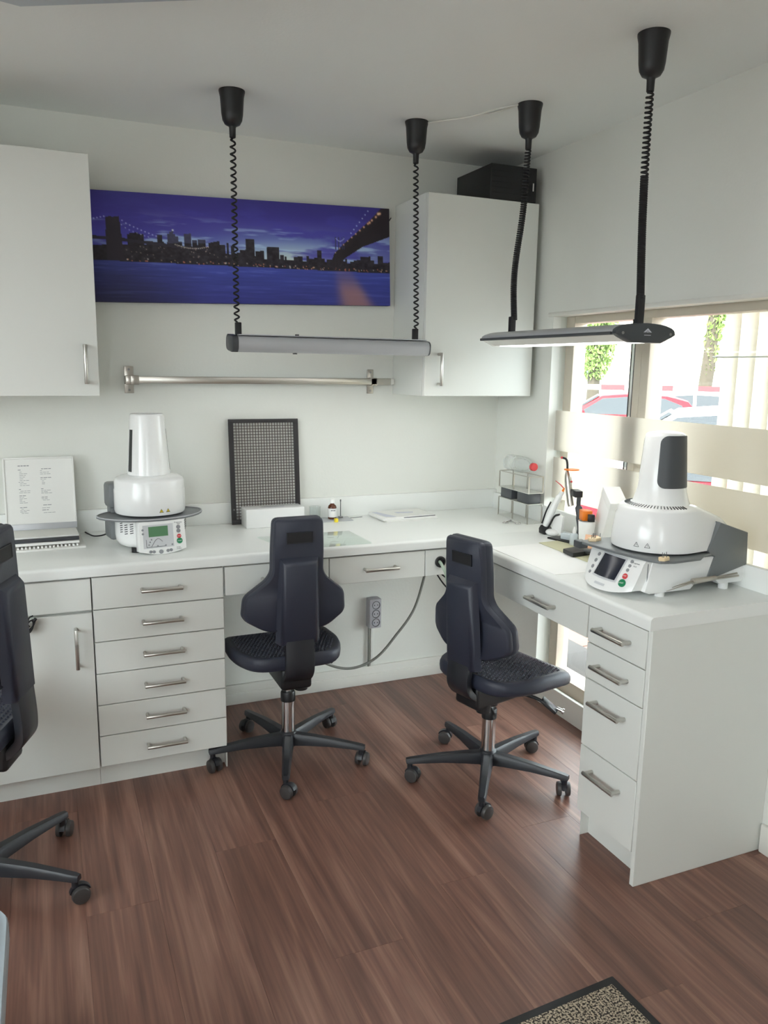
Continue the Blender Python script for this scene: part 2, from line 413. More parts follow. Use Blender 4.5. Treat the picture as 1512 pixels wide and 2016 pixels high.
wr.bx(0, WT, WY0, WY1, WZ1, ZC); wr.bx(0, WT, WY0, WY1, -0.1, WZ0 - 0.02)
struct('wall_right', wr, 'wall_paint', 'white painted wall around the shop window')
bb = B().bx(-1.37, 0, -0.014, 0, 0, 0.085, 0.003); bb.bx(-1.37, 0, -0.019, 0, 0, 0.05, 0.003)
struct('baseboard_back', bb, 'white_trim', 'white skirting board under the long worktop')
bb = B().bx(-0.016, 0.0, -1.32, -0.015, 0, 0.10, 0.003)
bb.bx(-0.014, 0, -2.6, -1.612, 0, 0.09, 0.004)
struct('baseboard_right', bb, 'white_trim', 'white skirting board below the window')

# window_1: opening lined by a beige frame, clear panes, inner sheet with frosted film
win = thing('window_1', 'tall shop window with beige frame and frosted film bands', None, (0.07, (WY0 + WY1) / 2, WZ0)); del win['category']; win['kind'] = 'structure'
fr = B()
fr.bx(0.065, 0.125, -0.455, WY1, WZ0, WZ1, 0.003)
obj('jamb', fr, 'beige_frame', win, True)
obj('jamb', B().bx(0.065, 0.125, WY0, -1.545, WZ0, WZ1, 0.003), 'beige_frame', win, True)
obj('head_rail', B().bx(0.065, 0.125, -1.545, -0.455, WZ1 - 0.032, WZ1, 0.003), 'beige_frame', win, True)
obj('bottom_rail', B().bx(0.03, 0.125, -1.545, WY1, WZ0 - 0.02, WZ0 + 0.04, 0.003), 'beige_frame', win, True)
po = obj('mullion', B().bx(0.06, 0.128, -0.862, -0.826, WZ0, WZ1 - 0.03, 0.003).bx(0.058, 0.128, -0.905, -0.864, WZ0, WZ1 - 0.03, 0.003), 'beige_frame', win, True)
obj('gasket', B().bx(0.062, 0.1, -0.826, -0.821, WZ0 + 0.04, WZ1 - 0.032).bx(0.062, 0.1, -0.809, -0.802, WZ0 + 0.04, WZ1 - 0.032), 'black_rubber', po, True)
obj('gasket', B().bx(0.062, 0.1, -0.821, -0.809, WZ0 + 0.04, WZ1 - 0.032), 'chrome', po, True)
obj('pane', B().bx(0.094, 0.098, -0.802, -0.455, WZ0 + 0.03, WZ1 - 0.02), 'pane', win, True)
obj('pane', B().bx(0.094, 0.098, -1.545, -0.905, WZ0 + 0.03, WZ1 - 0.02), 'pane', win, True)
obj('glass_sheet', B().bx(0.036, 0.041, WY0 + 0.002, WY1 - 0.002, WZ0 + 0.04, WZ1 - 0.002), 'pane', win, True)
obj('film_band', B().bx(0.0345, 0.0355, WY0 + 0.002, WY1 - 0.002, 1.083, 1.247), 'frosted_film', win, True, label='upper frosted band')
obj('film_band', B().bx(0.0345, 0.0355, WY0 + 0.002, WY1 - 0.002, 0.885, 1.055), 'frosted_film', win, True, label='lower frosted band')
struct('trim_1', B().bx(-0.004, 0.065, WY0, WY1 + 0.035, WZ1 - 0.004, WZ1 + 0.012, 0.003), 'white_trim', 'thin white trim along the top of the window')

# vertical blind behind the right pane
vb = thing('vertical_blind', 'cream vertical blind hanging behind the right window pane', 'blind', (0.2, -1.35, 0.6))
obj('head_rail', B().bx(0.18, 0.22, -1.58, -1.1, 1.60, 1.63), 'blind', vb, True)
for k in range(7):
    y = -1.15 - 0.068 * k; M = Matrix.Translation((0.18, y, 0)) @ Matrix.Rotation(math.radians(77), 4, 'Z')
    arc = [(0.043 * t, 0.006 * (1 - t * t)) for t in (-1, -0.6, -0.2, 0.2, 0.6, 1)]
    poly = arc + [(px, py - 0.0012) for px, py in reversed(arc)]
    obj('slat', B().prism(poly, 0.66, 1.60, 'xy', M=M), 'blind', vb, True)
obj('chain', B().cyl((0.165, -1.09, 1.46), (0.165, -1.62, 1.46), 0.003, seg=6), 'white_trim', vb, True)

# ---------------------------------------------------------------- worktop and cabinets
OV = 0.011
wt = thing('worktop', 'white L-shaped worktop running along both walls', 'worktop', (-1.0, -0.28, H - TH))
b = B()
def edge_profile(front, back, z0, z1, r=0.012):
    """2D section, front edge rounded at the top"""
    pts = [(back, z0), (front, z0)]
    s = 1 if front > back else -1
    for k in range(5):
        a = PI / 2 * k / 4; pts.append((front - s * r * (1 - math.cos(a)), z1 - r + r * math.sin(a)))
    pts.append((back, z1)); return pts
b.prism(edge_profile(-(DB + OV), 0, H - TH, H), -2.62, 0, 'yz')
obj('back_run', b, 'worktop_white', wt, True)
obj('side_run', B().prism(edge_profile(-(DR + OV), 0, H - TH, H + 0.0002), YE - 0.002, -(DB - 0.0), 'xz'), 'worktop_white', wt, True)
obj('upstand', B().bx(-2.62, 0, -0.02, 0, H, H + 0.0852, 0.002), 'worktop_white', wt, True)
obj('upstand', B().bx(-0.02, 0, YE, -0.02, H, H + 0.071, 0.002), 'worktop_white', wt, True)

def handle(parent, c, axis, out, L=0.132, r=0.0062, so=0.03):
    """bar pull: bar on two square-set posts"""
    c, axis, out = Vector(c), Vector(axis), Vector(out); a = c - axis * L / 2 + out * so; e = c + axis * L / 2 + out * so
    h = B().cyl(a, e, r, seg=14, bev=0.001)
    for s in (-1, 1):
        p = c + axis * s * (L / 2 - 0.0058)
        h.cyl(p, p + out * so, 0.0056, seg=12)
    return obj('handle', h, 'handle_steel', parent, True)

GAP = 0.0016
def front(root, name, x0, x1, z0, z1, run, hd=None, hc=None):
    """a door or drawer front of the back run (run 'b', x range) or of the right run (run 'r', y range)"""
    if run == 'b': b = B().bx(x0 + GAP, x1 - GAP, -DB, -DB + 0.018, z0 + GAP, z1 - GAP, 0.0012, 1)
    else: b = B().bx(-DR, -DR + 0.018, x0 + GAP, x1 - GAP, z0 + GAP, z1 - GAP, 0.0012, 1)
    o = obj(name, b, 'cabinet_white', root, True)
    if hd:
        out = (0, -1, 0) if run == 'b' else (-1, 0, 0)
        c = hc
        handle(o, c, (1, 0, 0) if (hd == 'h' and run == 'b') else (0, 1, 0) if hd == 'h' else (0, 0, 1), out)
    return o

ZT = H - TH - 0.004
# tall-door base cabinet
cb = thing('base_cabinet', 'white base cabinet with one tall door below a plain drawer front', 'cabinet', (-2.1, -0.28, 0))
obj('body', B().bx(-2.40, -1.8015, -DB + 0.02, -0.02, 0.09, H - TH), 'cabinet_body', cb, True)
obj('plinth', B().bx(-2.40, -1.8005, -DB + 0.055, -DB + 0.07, 0, 0.09), 'cabinet_white', cb, True)
front(cb, 'drawer', -2.40, -1.8005, 0.631, ZT - 0.003, 'b')
front(cb, 'door', -2.40, -1.8005, 0.085, 0.6255, 'b', 'v', (-1.853, -DB, 0.515))
# six-drawer cabinet
dc = thing('drawer_cabinet', 'white cabinet with six shallow drawers and steel bar handles', 'cabinet', (-1.589, -0.28, 0))
obj('body', B().bx(-1.7995, -1.3795, -DB + 0.02, -0.02, 0.09, H - TH), 'cabinet_body', dc, True)
obj('side_panel', B().bx(-1.3795, -1.3755, -DB + 0.019, -0.02, 0.0, H - TH), 'cabinet_white', dc, True)
obj('plinth', B().bx(-1.7995, -1.3795, -DB + 0.055, -DB + 0.07, 0, 0.09), 'cabinet_white', dc, True)
dz = (0.7385 - 0.088) / 6
for k in range(6):
    z1 = 0.7385 - k * dz
    front(dc, 'drawer', -1.7995, -1.3785, z1 - dz, z1, 'b', 'h', (-1.585, -DB, z1 - 0.052))
# knee-hole apron with two drawers and a hose panel
ap = thing('knee_drawer_unit', 'white knee-hole drawer unit with two drawers under the long worktop', 'drawer unit', (-0.94, -0.3, 0.635))
obj('carcass', B().bx(-1.3755, -0.49, -DB + 0.019, -0.12, 0.64, H - TH), 'cabinet_body', ap, True)
front(ap, 'drawer', -1.3755, -1.001, 0.635, 0.7375, 'b', 'h', (-1.185, -DB, 0.686))
front(ap, 'drawer', -1.001, -0.6195, 0.635, 0.7375, 'b', 'h', (-0.805, -DB, 0.686))
pn = front(ap, 'hose_panel', -0.6195, -0.482, 0.635, 0.7375, 'b')
gr = B().lathe([(0.0215, 0.0), (0.0215, 0.006), (0.018, 0.008), (0.014, 0.007), (0.0135, 0.0015)], 24)
gr.xf(Matrix.Translation((-0.557, -DB, 0.688)) @ Matrix.Rotation(PI / 2, 4, 'X'))
obj('grommet', gr, 'black_plastic', pn, True)
# right run knee drawer
kr = thing('window_drawer_unit', 'white knee-hole drawer unit under the worktop by the window', 'drawer unit', (-0.28, -0.95, 0.635))
obj('carcass', B().bx(-DR + 0.019, -0.06, -1.339, -DB + 0.02, 0.645, H - TH), 'cabinet_body', kr, True)
front(kr, 'drawer', -1.339, -0.80, 0.635, 0.7375, 'r', 'h', (-DR, -1.115, 0.684))
front(kr, 'filler_panel', -0.80, -DB + 0.001, 0.635, 0.7375, 'r')
# right pedestal with four drawers and end panel
pd = thing('drawer_pedestal', 'white pedestal with four drawers at the end of the window worktop', 'cabinet', (-0.24, -1.473, 0))
obj('body', B().bx(-DR + 0.019, -0.02, YE + 0.018, -1.341, 0.09, H - TH), 'cabinet_body', pd, True)
obj('side_panel', B().bx(-DR + 0.019, -0.02, -1.3415, -1.3405, 0.0, H - TH), 'cabinet_white', pd, True)
obj('end_panel', B().bx(-DR, -0.001, YE, YE + 0.016, 0, H - TH, 0.0012, 1), 'cabinet_white', pd, True)
obj('plinth', B().bx(-DR + 0.05, -DR + 0.065, YE + 0.016, -1.341, 0, 0.095), 'cabinet_white', pd, True)
zz = [0.7375, 0.628, 0.519, 0.307, 0.094]
for k in range(4):
    front(pd, 'drawer', YE + 0.0165, -1.341, zz[k + 1], zz[k], 'r', 'h', (-DR, -1.463, [0.684, 0.573, 0.462, 0.244][k]))

# wall cabinets
def wall_cab(x0, x1, label, hx):
    c = thing('wall_cabinet', label, 'cabinet', ((x0 + x1) / 2, -0.15, 1.2995))
    obj('body', B().bx(x0, x1, -0.287, -0.001, 1.2995, 2.0646, 0.001, 1), 'cabinet_white', c, True)
    d = obj('door', B().bx(x0 + 0.001, x1 - 0.001, -0.3065, -0.2885, 1.3005, 2.0636, 0.0012, 1), 'cabinet_white', c, True)
    handle(d, (hx, -0.3065, 1.405), (0, 0, 1), (0, -1, 0), L=0.128)
    return c
wall_cab(-2.33, -1.73, 'white wall cabinet above the framed sheet, left of the skyline picture', -1.772)
wall_cab(-0.5267, -0.0303, 'white wall cabinet in the corner by the window', -0.465)

# black box on the wall cabinet
bx_ = thing('black_box', 'black box-shaped device standing on the corner wall cabinet', 'box', (-0.165, -0.16, 2.0646))
obj('housing', B().bx(-0.255, -0.045, -0.30, -0.02, 2.0652, 2.197, 0.002), 'black_plastic', bx_, True)
obj('label_mark', B().bx(-0.062, -0.057, -0.3012, -0.3, 2.11, 2.14), 'lamp_white', bx_, True)
for z in (2.09, 2.11, 2.13, 2.15, 2.17): obj('front_rib', B().bx(-0.25, -0.07, -0.3008, -0.3, z, z + 0.0022), 'black_rubber', bx_, True)

# ---------------------------------------------------------------- skyline picture on canvas
def paint(NX, NY):
    """dusk skyline between two bridges, as rows of sRGB colours"""
    U, V = np.meshgrid(np.linspace(-0.04, 1, NX), np.linspace(0, 1, NY))
    X = 45 + 1398 * U; T = 55 + 90 * U; Y = T + V * (520 - 70 * U)
    rs = np.random.RandomState(3)
    def fbm(fx, fy, oct=5, seed=0):
        out = np.zeros_like(U); amp = 1; tot = 0
        r = np.random.RandomState(seed)
        for o in range(oct):
            gx, gy = int(fx * 2 ** o) + 2, int(fy * 2 ** o) + 2
            g = r.rand(gy + 1, gx + 1); px = (U + 0.04) / 1.04 * (gx - 1); py = V * (gy - 1)
            ix = px.astype(int).clip(0, gx - 1); iy = py.astype(int).clip(0, gy - 1); a = px - ix; c = py - iy
            a = a * a * (3 - 2 * a); c = c * c * (3 - 2 * c)
            out += amp * ((g[iy, ix] * (1 - a) + g[iy, ix + 1] * a) * (1 - c) + (g[iy + 1, ix] * (1 - a) + g[iy + 1, ix + 1] * a) * c)
            tot += amp; amp *= 0.55
        return out / tot
    def mix(A, Bc, f): return A * (1 - f[..., None]) + np.array(Bc, float) * f[..., None]
    sst = lambda a, b, v: np.clip((v - a) / (b - a), 0, 1) ** 2 * (3 - 2 * np.clip((v - a) / (b - a), 0, 1))
    img = np.zeros(U.shape + (3,)) + np.array((54, 46, 128.0))
    glow = sst(0.12, 0.6, V) * np.exp(-((U - 0.66) / 0.34) ** 2) * 1.05
    img = mix(img, (120, 150, 186), np.clip(glow, 0, 1)); img = mix(img, (190, 196, 180), sst(0.34, 0.62, V) * np.exp(-((U - 0.63) / 0.24) ** 2) * 0.95)
    img = mix(img, (96, 126, 178), sst(0.3, 0.6, V) * 0.5 * np.exp(-((U - 0.25) / 0.35) ** 2))
    cl = fbm(5, 6, 5, 1); img = mix(img, (60, 56, 142), sst(0.5, 0.66, cl) * 0.85 * (1 - sst(0.5, 0.62, V)))
    st = fbm(7, 22, 4, 2); img = mix(img, (150, 176, 196), sst(0.54, 0.68, st) * sst(0.1, 0.45, V) * 0.8)
    st2 = fbm(6, 26, 4, 5); img = mix(img, (62, 62, 140), sst(0.56, 0.68, st2) * sst(0.36, 0.55, V) * 0.8)
    img = mix(img, (38, 34, 92), sst(0.25, 0.0, V) * 0.45)
    water_y = 378 + (X - 45) * 0.047
    def inpoly(P):
        m = np.zeros(U.shape, bool); n = len(P)
        for i in range(n):
            x1, y1 = P[i]; x2, y2 = P[(i + 1) % n]
            if y1 == y2: continue
            c = ((Y >= min(y1, y2)) & (Y < max(y1, y2))); xi = x1 + (Y - y1) * (x2 - x1) / (y2 - y1)
            m ^= c & (X < xi)
        return m
    dark = np.array((30, 26, 34.0))
    sil = np.zeros(U.shape, bool)
    def bld(x0, x1, top): nonlocal sil; sil |= (X >= x0) & (X < x1) & (Y >= top)
    bld(0, 60, 318); bld(40, 210, 308); bld(195, 265, 258); bld(205, 245, 252)
    r = random.Random(5); x = 180.0
    while x < 620: w = r.uniform(10, 26); bld(x, x + w, 300 + r.uniform(-12, 18)); x += w
    while x < 1120: w = r.uniform(9, 26); bld(x, x + w, 352 + (x - 620) * 0.05 + r.uniform(-14, 14)); x += w
    while x < 1460: w = r.uniform(9, 22); bld(x, x + w, 388 + r.uniform(-14, 12)); x += w
    for a in ((322, 347, 262), (368, 402, 258), (378, 392, 248), (402, 416, 268), (440, 472, 256), (475, 497, 285), (500, 536, 284), (556, 590, 304), (603, 622, 318), (632, 640, 300), (648, 666, 312), (720, 760, 280), (690, 722, 330), (764, 806, 336), (818, 878, 318), (882, 900, 355), (1066, 1088, 334), (1252, 1284, 380), (1286, 1341, 364), (1352, 1380, 398), (1378, 1407, 362)): bld(*a)
    sil |= inpoly([(386, 250), (391, 232), (396, 250)])
    sil &= Y < water_y
    tex = fbm(90, 40, 2, 9); img[sil] = (dark + (tex[..., None] - 0.5) * 34)[sil]
    pale = sil & (X > 366) & (X < 536) & (Y < 300); img[pale] = img[pale] * 0.5 + np.array((74, 78, 110)) * 0.5
    # bridge on the left: tower, deck
    m = inpoly([(110, 182), (128, 176), (140, 180), (168, 176), (180, 380), (108, 380)]); img[m] = (34, 28, 38)
    m = inpoly([(0, 262), (120, 268), (120, 284), (0, 276)]) | inpoly([(175, 276), (400, 308), (545, 326), (545, 334), (400, 322), (175, 292)]); img[m] = (36, 32, 44)
    # bridge on the right: deck, tower, pier
    m = inpoly([(1130, 400), (1150, 352), (1200, 305), (1262, 258), (1335, 200), (1398, 145), (1460, 140), (1460, 268), (1300, 318), (1205, 372), (1165, 420)]); img[m] = (30, 24, 30)
    for c0, c1 in ((1156, 1162), (1172, 1177), (1190, 1195), (1200, 1205)): m = (X > c0) & (X < c1) & (Y > 272) & (Y < 330); img[m] = (50, 52, 92)
    m = (X > 1140) & (X < 1220) & (Y > 372) & (Y < 428) & ((np.floor(X / 9) % 2 == 0) | (Y > 408)); img[m] = (32, 28, 36)
    # water
    wa = Y >= water_y; d = np.clip((Y - water_y) / 180, 0, 1)
    wn = fbm(8, 60, 4, 11); wc = np.zeros_like(img) + np.array((52, 62, 138.0))
    wc = mix(wc, (36, 36, 96), d * 0.8); wc = mix(wc, (28, 28, 58), np.clip(1.2 - (X - 45) / 420, 0, 1) * (0.35 + 0.55 * d))
    wc = wc * (0.86 + 0.3 * wn[..., None]); wc = mix(wc, (96, 112, 170), sst(0.6, 0.8, wn) * 0.4 * (1 - d))
    cen = 1198 + 78 * d; wid = 46 + 50 * d
    wc = mix(wc, (138, 100, 100), np.exp(-((X - cen) / wid) ** 4) * (0.3 + 0.7 * sst(0.0, 0.6, d)) * 0.85)
    img[wa] = wc[wa]
    # lights
    def dot(x, y, s, c, a=1.0):
        nonlocal img
        f = np.clip(np.exp(-(((X - x) / s) ** 2 + ((Y - y) / s) ** 2)) * a, 0, 1); img = mix(img, c, f)
    for k in range(10): t = k / 9; dot(180 + 140 * t, 196 + 72 * t ** 0.8, 2.6, (190, 196, 235))
    for k in range(8): t = k / 7; dot(176 + 110 * t, 216 + 56 * t ** 0.7, 2.3, (170, 178, 225))
    for k in range(5): dot(50 + 14 * k, 190 - 3 * k, 2.6, (190, 196, 235))
    for k in range(18): t = k / 17; dot(400 + 145 * t, 306 + 24 * math.sin(t * 2.6) * 0.8, 2.4, (220, 210, 190))
    for k in range(12): t = k / 11; dot(1158 + 235 * t, 345 - 178 * t ** 0.92, 2.4 + 3.5 * t, (240, 176, 140))
    for k in range(7): t = k / 6; dot(1240 + 90 * t, 255 - 100 * t, 2.8, (190, 215, 245))
    for k in range(9): t = k / 8; dot(1163 + 40 * t, 280 + 12 * math.sin(t * PI), 2.2, (180, 190, 225))
    dot(1384, 168, 7, (250, 190, 150)); dot(1338, 207, 6, (245, 180, 140)); dot(393, 240, 4, (220, 225, 240))
    for k in range(90):
        xx = r.uniform(190, 1430); yy = 378 + (xx - 45) * 0.047 - r.uniform(2, 16)
        dot(xx, yy, r.uniform(1.8, 3.2), r.choice([(232, 150, 110), (240, 190, 150), (210, 120, 96), (230, 220, 210)]), 0.85)
    for k in range(40): dot(r.uniform(190, 640), r.uniform(315, 372), r.uniform(1.5, 2.4), (200, 180, 165), 0.7)
    return np.clip(img, 0, 255)

PX0, PX1, PZ0, PZ1 = -1.76, -0.556, 1.6454, 2.0285
pc = thing('canvas_picture', 'wide canvas print of a blue dusk city skyline between two bridges', 'picture', ((PX0 + PX1) / 2, -0.02, PZ0))
pc.rotation_euler = (0, -math.atan(0.0303), 0)
pw, ph = PX1 - PX0, PZ1 - PZ0
pc.location = ((PX0 + PX1) / 2, -0.017, 1.6454 + 0.0303 * ((PX0 + PX1) / 2 + 1.1))
obj('stretcher', B().bx(-pw / 2, pw / 2, -0.012, 0.014, 0, ph, 0.0015, 1), 'canvas_edge', pc)
NX, NY = 460, 150
im = paint(NX, NY)
verts = [(-pw / 2 + pw * i / (NX - 1), -0.0125, ph * (1 - j / (NY - 1))) for j in range(NY) for i in range(NX)]
faces = [(j * NX + i, (j + 1) * NX + i, (j + 1) * NX + i + 1, j * NX + i + 1) for j in range(NY - 1) for i in range(NX - 1)]
me = bpy.data.meshes.new('print'); me.from_pydata(verts, [], faces)
ca = me.color_attributes.new('ink', 'FLOAT_COLOR', 'POINT')
l = im.reshape(-1, 3) / 255.0; l = np.where(l <= 0.04045, l / 12.92, ((l + 0.055) / 1.055) ** 2.4) * 1.7
ca.data.foreach_set('color', np.concatenate([np.clip(l, 0, 0.9), np.ones((len(l), 1))], 1).astype(np.float32).ravel())
m = MATS['skyline']; an = m.node_tree.nodes.new('ShaderNodeAttribute'); an.attribute_name = 'ink'
m.node_tree.links.new(an.outputs['Color'], m.node_tree.nodes['Principled BSDF'].inputs['Base Color'])
obj('print', me, m, pc)
obj('hanging_wire', B().cyl((pw / 2, 0.008, ph * 0.86), (pw / 2 + 0.018, 0.01, ph * 0.92), 0.0022, seg=6), 'black_plastic', pc)

# ---------------------------------------------------------------- steel rail
rl = thing('wall_rail', 'brushed steel wall rail on two bracket plates', 'rail', (-1.08, -0.03, 1.30))
for x, tw in ((-1.607, 0.034), (-0.632, 0.028)):
    pl_ = obj('bracket', B().bx(x - tw / 2, x + tw / 2, -0.006, 0, 1.30, 1.40, 0.002), 'steel', rl, True)
    obj('arm', B().bx(x - tw / 2, x + tw / 2, -0.05, -0.006, 1.333, 1.366, 0.003), 'steel', pl_, True)
    for z in (1.312, 1.388): obj('screw', B().cyl((x, -0.0075, z), (x, -0.006, z), 0.0045, seg=10), 'screw', pl_, True)
obj('end_sleeve', B().bx(-1.607, -1.575, -0.053, -0.03, 1.333, 1.367, 0.003), 'steel', rl, True)
obj('bar', B().bx(-1.576, -0.556, -0.05, -0.032, 1.338, 1.364, 0.002), 'steel', rl, True)
obj('end_cap', B().bx(-0.556, -0.540, -0.049, -0.033, 1.339, 1.363, 0.002), 'white_trim', rl, True)

# ---------------------------------------------------------------- pendant lamps
def emis(name, rgb, s):
    m = bpy.data.materials.new(name); m.use_nodes = True; nt = m.node_tree; b = nt.nodes['Principled BSDF']
    b.inputs['Base Color'].default_value = (0.9, 0.9, 0.9, 1); b.inputs['Emission Color'].default_value = (*rgb, 1); b.inputs['Emission Strength'].default_value = s
    MATS[name] = m
emis('tube_light', (1.0, 0.985, 0.945), LAMP_ON)

def coil(path_top, path_bot, turns, r, wr, sag=None, dens=None):
    """coiled cable from top to bottom; dens(t) is the share of turns used up to t"""
    A, Z = Vector(path_top), Vector(path_bot); n = int(turns * 12); pts = []
    for k in range(n + 1):
        s = k / n
        # find t with dens(t) = s
        t = s if dens is None else dens(s)
        p = A.lerp(Z, t) + (sag(t) if sag else Vector((0, 0, 0))); a = 2 * PI * turns * s
        q = min(1, s * turns * 1.5, (1 - s) * turns * 1.5)
        pts.append(p + Vector((math.cos(a) * r * q, math.sin(a) * r * q, 0)))
    return B().tube(pts, wr, 6)

def cup(root, x, y):
    b = B().lathe([(0.041, 0), (0.041, -0.004), (0.0375, -0.02), (0.034, -0.07), (0.031, -0.088), (0.024, -0.1), (0.012, -0.106), (0.0105, -0.11), (0.0098, -0.138), (0.007, -0.14)], 32, (x, y, ZC))
    return obj('ceiling_cup', b, 'black_plastic', root, True)

# lamp over the back worktop
l1 = thing('pendant_lamp', 'white tubular pendant lamp hanging over the back worktop on coiled cords', 'lamp', (-0.965, -0.46, 1.48))
sec = rrect(0.10, 0.052, 0.02, 4)
TILT = math.radians(7)
def tiltM(yc, zc): return Matrix.Translation((0, yc, zc)) @ Matrix.Rotation(TILT, 4, 'X') @ Matrix.Translation((0, -yc, -zc))
def trough(x0, x1, yc, zc):
    """rounded channel, open at the bottom"""
    half = [(-0.034, -0.026), (-0.042, -0.023), (-0.048, -0.014), (-0.05, -0.004), (-0.05, 0.008), (-0.046, 0.018), (-0.036, 0.025), (-0.02, 0.026)]
    o_ = half + [(-p[0], p[1]) for p in reversed(half)]; i_ = [(p[0] * 0.93, p[1] - 0.002 if p[1] > 0 else p[1]) for p in reversed(o_)]
    ct, st = math.cos(TILT), math.sin(TILT)
    return B().loft([[(x, yc + p[0] * ct - p[1] * st, zc + p[0] * st + p[1] * ct) for p in o_ + i_] for x in (x0, x1)])
obj('housing', trough(-1.305, -0.606, -0.46, 1.4825), 'lamp_silver', l1, True)
for xa, xb in ((-1.327, -1.305), (-0.606, -0.600)):
    obj('end_cap', B().loft([[(x, -0.46 + p[0] * s, 1.4825 + p[1] * s) for p in sec] for x, s in ((xa, 0.9), (xa + 0.003, 1.03), (xb, 1.03))] if xa < -1 else [[(x, -0.46 + p[0] * s, 1.4825 + p[1] * s) for p in sec] for x, s in ((xa, 1.02), (xb, 0.98))]).xf(tiltM(-0.46, 1.4825)), 'dark_grey', l1, True)
obj('tube', B().bx(-1.28, -0.63, -0.492, -0.428, 1.4775, 1.4795, M=tiltM(-0.46, 1.4825)), 'tube_light', l1, True)
obj('top_strip', B().bx(-1.30, -0.61, -0.495, -0.44, 1.5075, 1.511, 0.001), 'lamp_silver', l1, True)
obj('switch', B().cyl((-1.095, -0.475, 1.508), (-1.095, -0.475, 1.516), 0.007, seg=12), 'black_plastic', l1, True)
obj('switch', B().cyl((-1.106, -0.485, 1.449), (-1.106, -0.485, 1.457), 0.008, seg=12), 'black_plastic', l1, True)
for (x, y) in ((-1.305, -0.474), (-0.645, -0.442)):
    cup(l1, x, y)
    obj('cord', coil((x, y, ZC - 0.135), (x + 0.006, -0.462, 1.545), 27, 0.0078, 0.0031), 'black_rubber', l1, True)
    obj('sleeve', B().bx(x + 0.0, x + 0.02, -0.47, -0.454, 1.507, 1.55, 0.002) if x < -1 else B().bx(x - 0.008, x + 0.012, -0.47, -0.454, 1.507, 1.55, 0.002), 'black_plastic', l1, True)

# lamp over the window worktop
l2 = thing('pendant_lamp', 'dark-edged flat pendant lamp hanging over the window worktop, lit', 'lamp', (-0.42, -1.08, 1.48))
LX, LZ = -0.418, 1.5085
top = [(-0.098 + 0.0, 0.001)] + [(-0.098 * math.cos(a), 0.027 * math.sin(a) ** 0.75) for a in [PI * k / 12 for k in range(1, 12)]] + [(0.098, 0.001)]
bot = [(0.098, -0.002), (0.085, -0.009), (0.05, -0.024), (-0.05, -0.024), (-0.085, -0.009), (-0.098, -0.002)]
sh = top + bot
def lring(y, pts, s=1.0, dx=0): return [(LX + dx + p[0] * s, y, LZ + p[1] * s) for p in pts]
obj('housing', B().loft([lring(-1.41, top), lring(-0.745, top, 1, -0.006), lring(-0.722, top, 0.93, -0.006)], closed=True), 'lamp_silver', l2, True)
obj('edge_strip', B().bx(-0.522, -0.508, -1.41, -0.725, LZ - 0.005, LZ + 0.0035, 0.002).bx(-0.328, -0.314, -1.41, -0.725, LZ - 0.005, LZ + 0.0035, 0.002), 'lamp_dark', l2, True)
rf = B().loft([[(LX - 0.094, y, LZ - 0.003), (LX - 0.046, y, LZ - 0.021), (LX - 0.044, y, LZ - 0.0195), (LX - 0.09, y, LZ - 0.001)] for y in (-1.41, -0.73)])
rf.loft([[(LX + 0.094, y, LZ - 0.003), (LX + 0.046, y, LZ - 0.021), (LX + 0.044, y, LZ - 0.0195), (LX + 0.09, y, LZ - 0.001)] for y in (-1.41, -0.73)])
obj('reflector', rf, 'lamp_white', l2, True)
obj('tube', B().bx(LX - 0.044, LX + 0.044, -1.39, -0.76, LZ - 0.0225, LZ - 0.0205), 'tube_light', l2, True)
ec = obj('end_cap', B().loft([lring(-1.41, sh, 1.0), lring(-1.428, sh, 1.02), lring(-1.432, sh, 0.96)]), 'lamp_dark', l2, True)
obj('end_cap', B().loft([lring(-0.73, sh, 0.9, -0.006), lring(-0.72, sh, 0.88, -0.006)]), 'lamp_white', l2, True)
for dx in (-0.08, 0.08): obj('screw', B().cyl((LX + dx, -1.4335, LZ), (LX + dx, -1.4315, LZ), 0.004, seg=10), 'screw', ec, True)
lg = B()
for tri in ([(-0.012, -0.0), (0.0, 0.012), (0.0, 0.006), (-0.006, 0.0)], [(0.012, 0.0), (0.0, 0.012), (0.0, 0.006), (0.006, 0.0)], [(-0.004, 0.0), (0.004, 0.0), (0.0, 0.004)]):
    lg.prism([(LX + 0.002 + p[0] * 1.15, LZ + 0.003 + p[1] * 0.9) for p in tri], -1.4328, -1.432, 'xz')
lg.prism([(LX - 0.009, LZ - 0.005), (LX + 0.013, LZ - 0.005), (LX + 0.013, LZ - 0.0035), (LX - 0.009, LZ - 0.0035)], -1.4326, -1.432, 'xz')
obj('logo', lg, 'paper_bluish', ec, True)
for k, (x, y, xb, yb, zb, zs, f) in enumerate(((-0.393, -0.773, -0.412, -0.75, 1.575, 1.535, 0.30), (-0.416, -1.375, -0.408, -1.385, 1.60, 1.535, 0.40))):
    cup(l2, x, y)
    dn = lambda s, f=f: (s / 0.22) * f if s < 0.22 else f + (1 - f) * (1 - (1 - (s - 0.22) / 0.78) ** 1.15)
    sg = (lambda t: Vector((0.012 * math.sin(t * 7.0) * t, 0, 0))) if k == 0 else (lambda t: Vector((-0.006 * math.sin(t * PI), 0, 0)))
    obj('cord', coil((x, y, ZC - 0.135), (xb, yb, zb), 78, 0.0082, 0.0031, sg, dn), 'black_rubber', l2, True)
    obj('sleeve', B().bx(xb - 0.0105, xb + 0.0105, yb - 0.008, yb + 0.008, zs - 0.008, zb + 0.012, 0.002), 'black_plastic', l2, True)

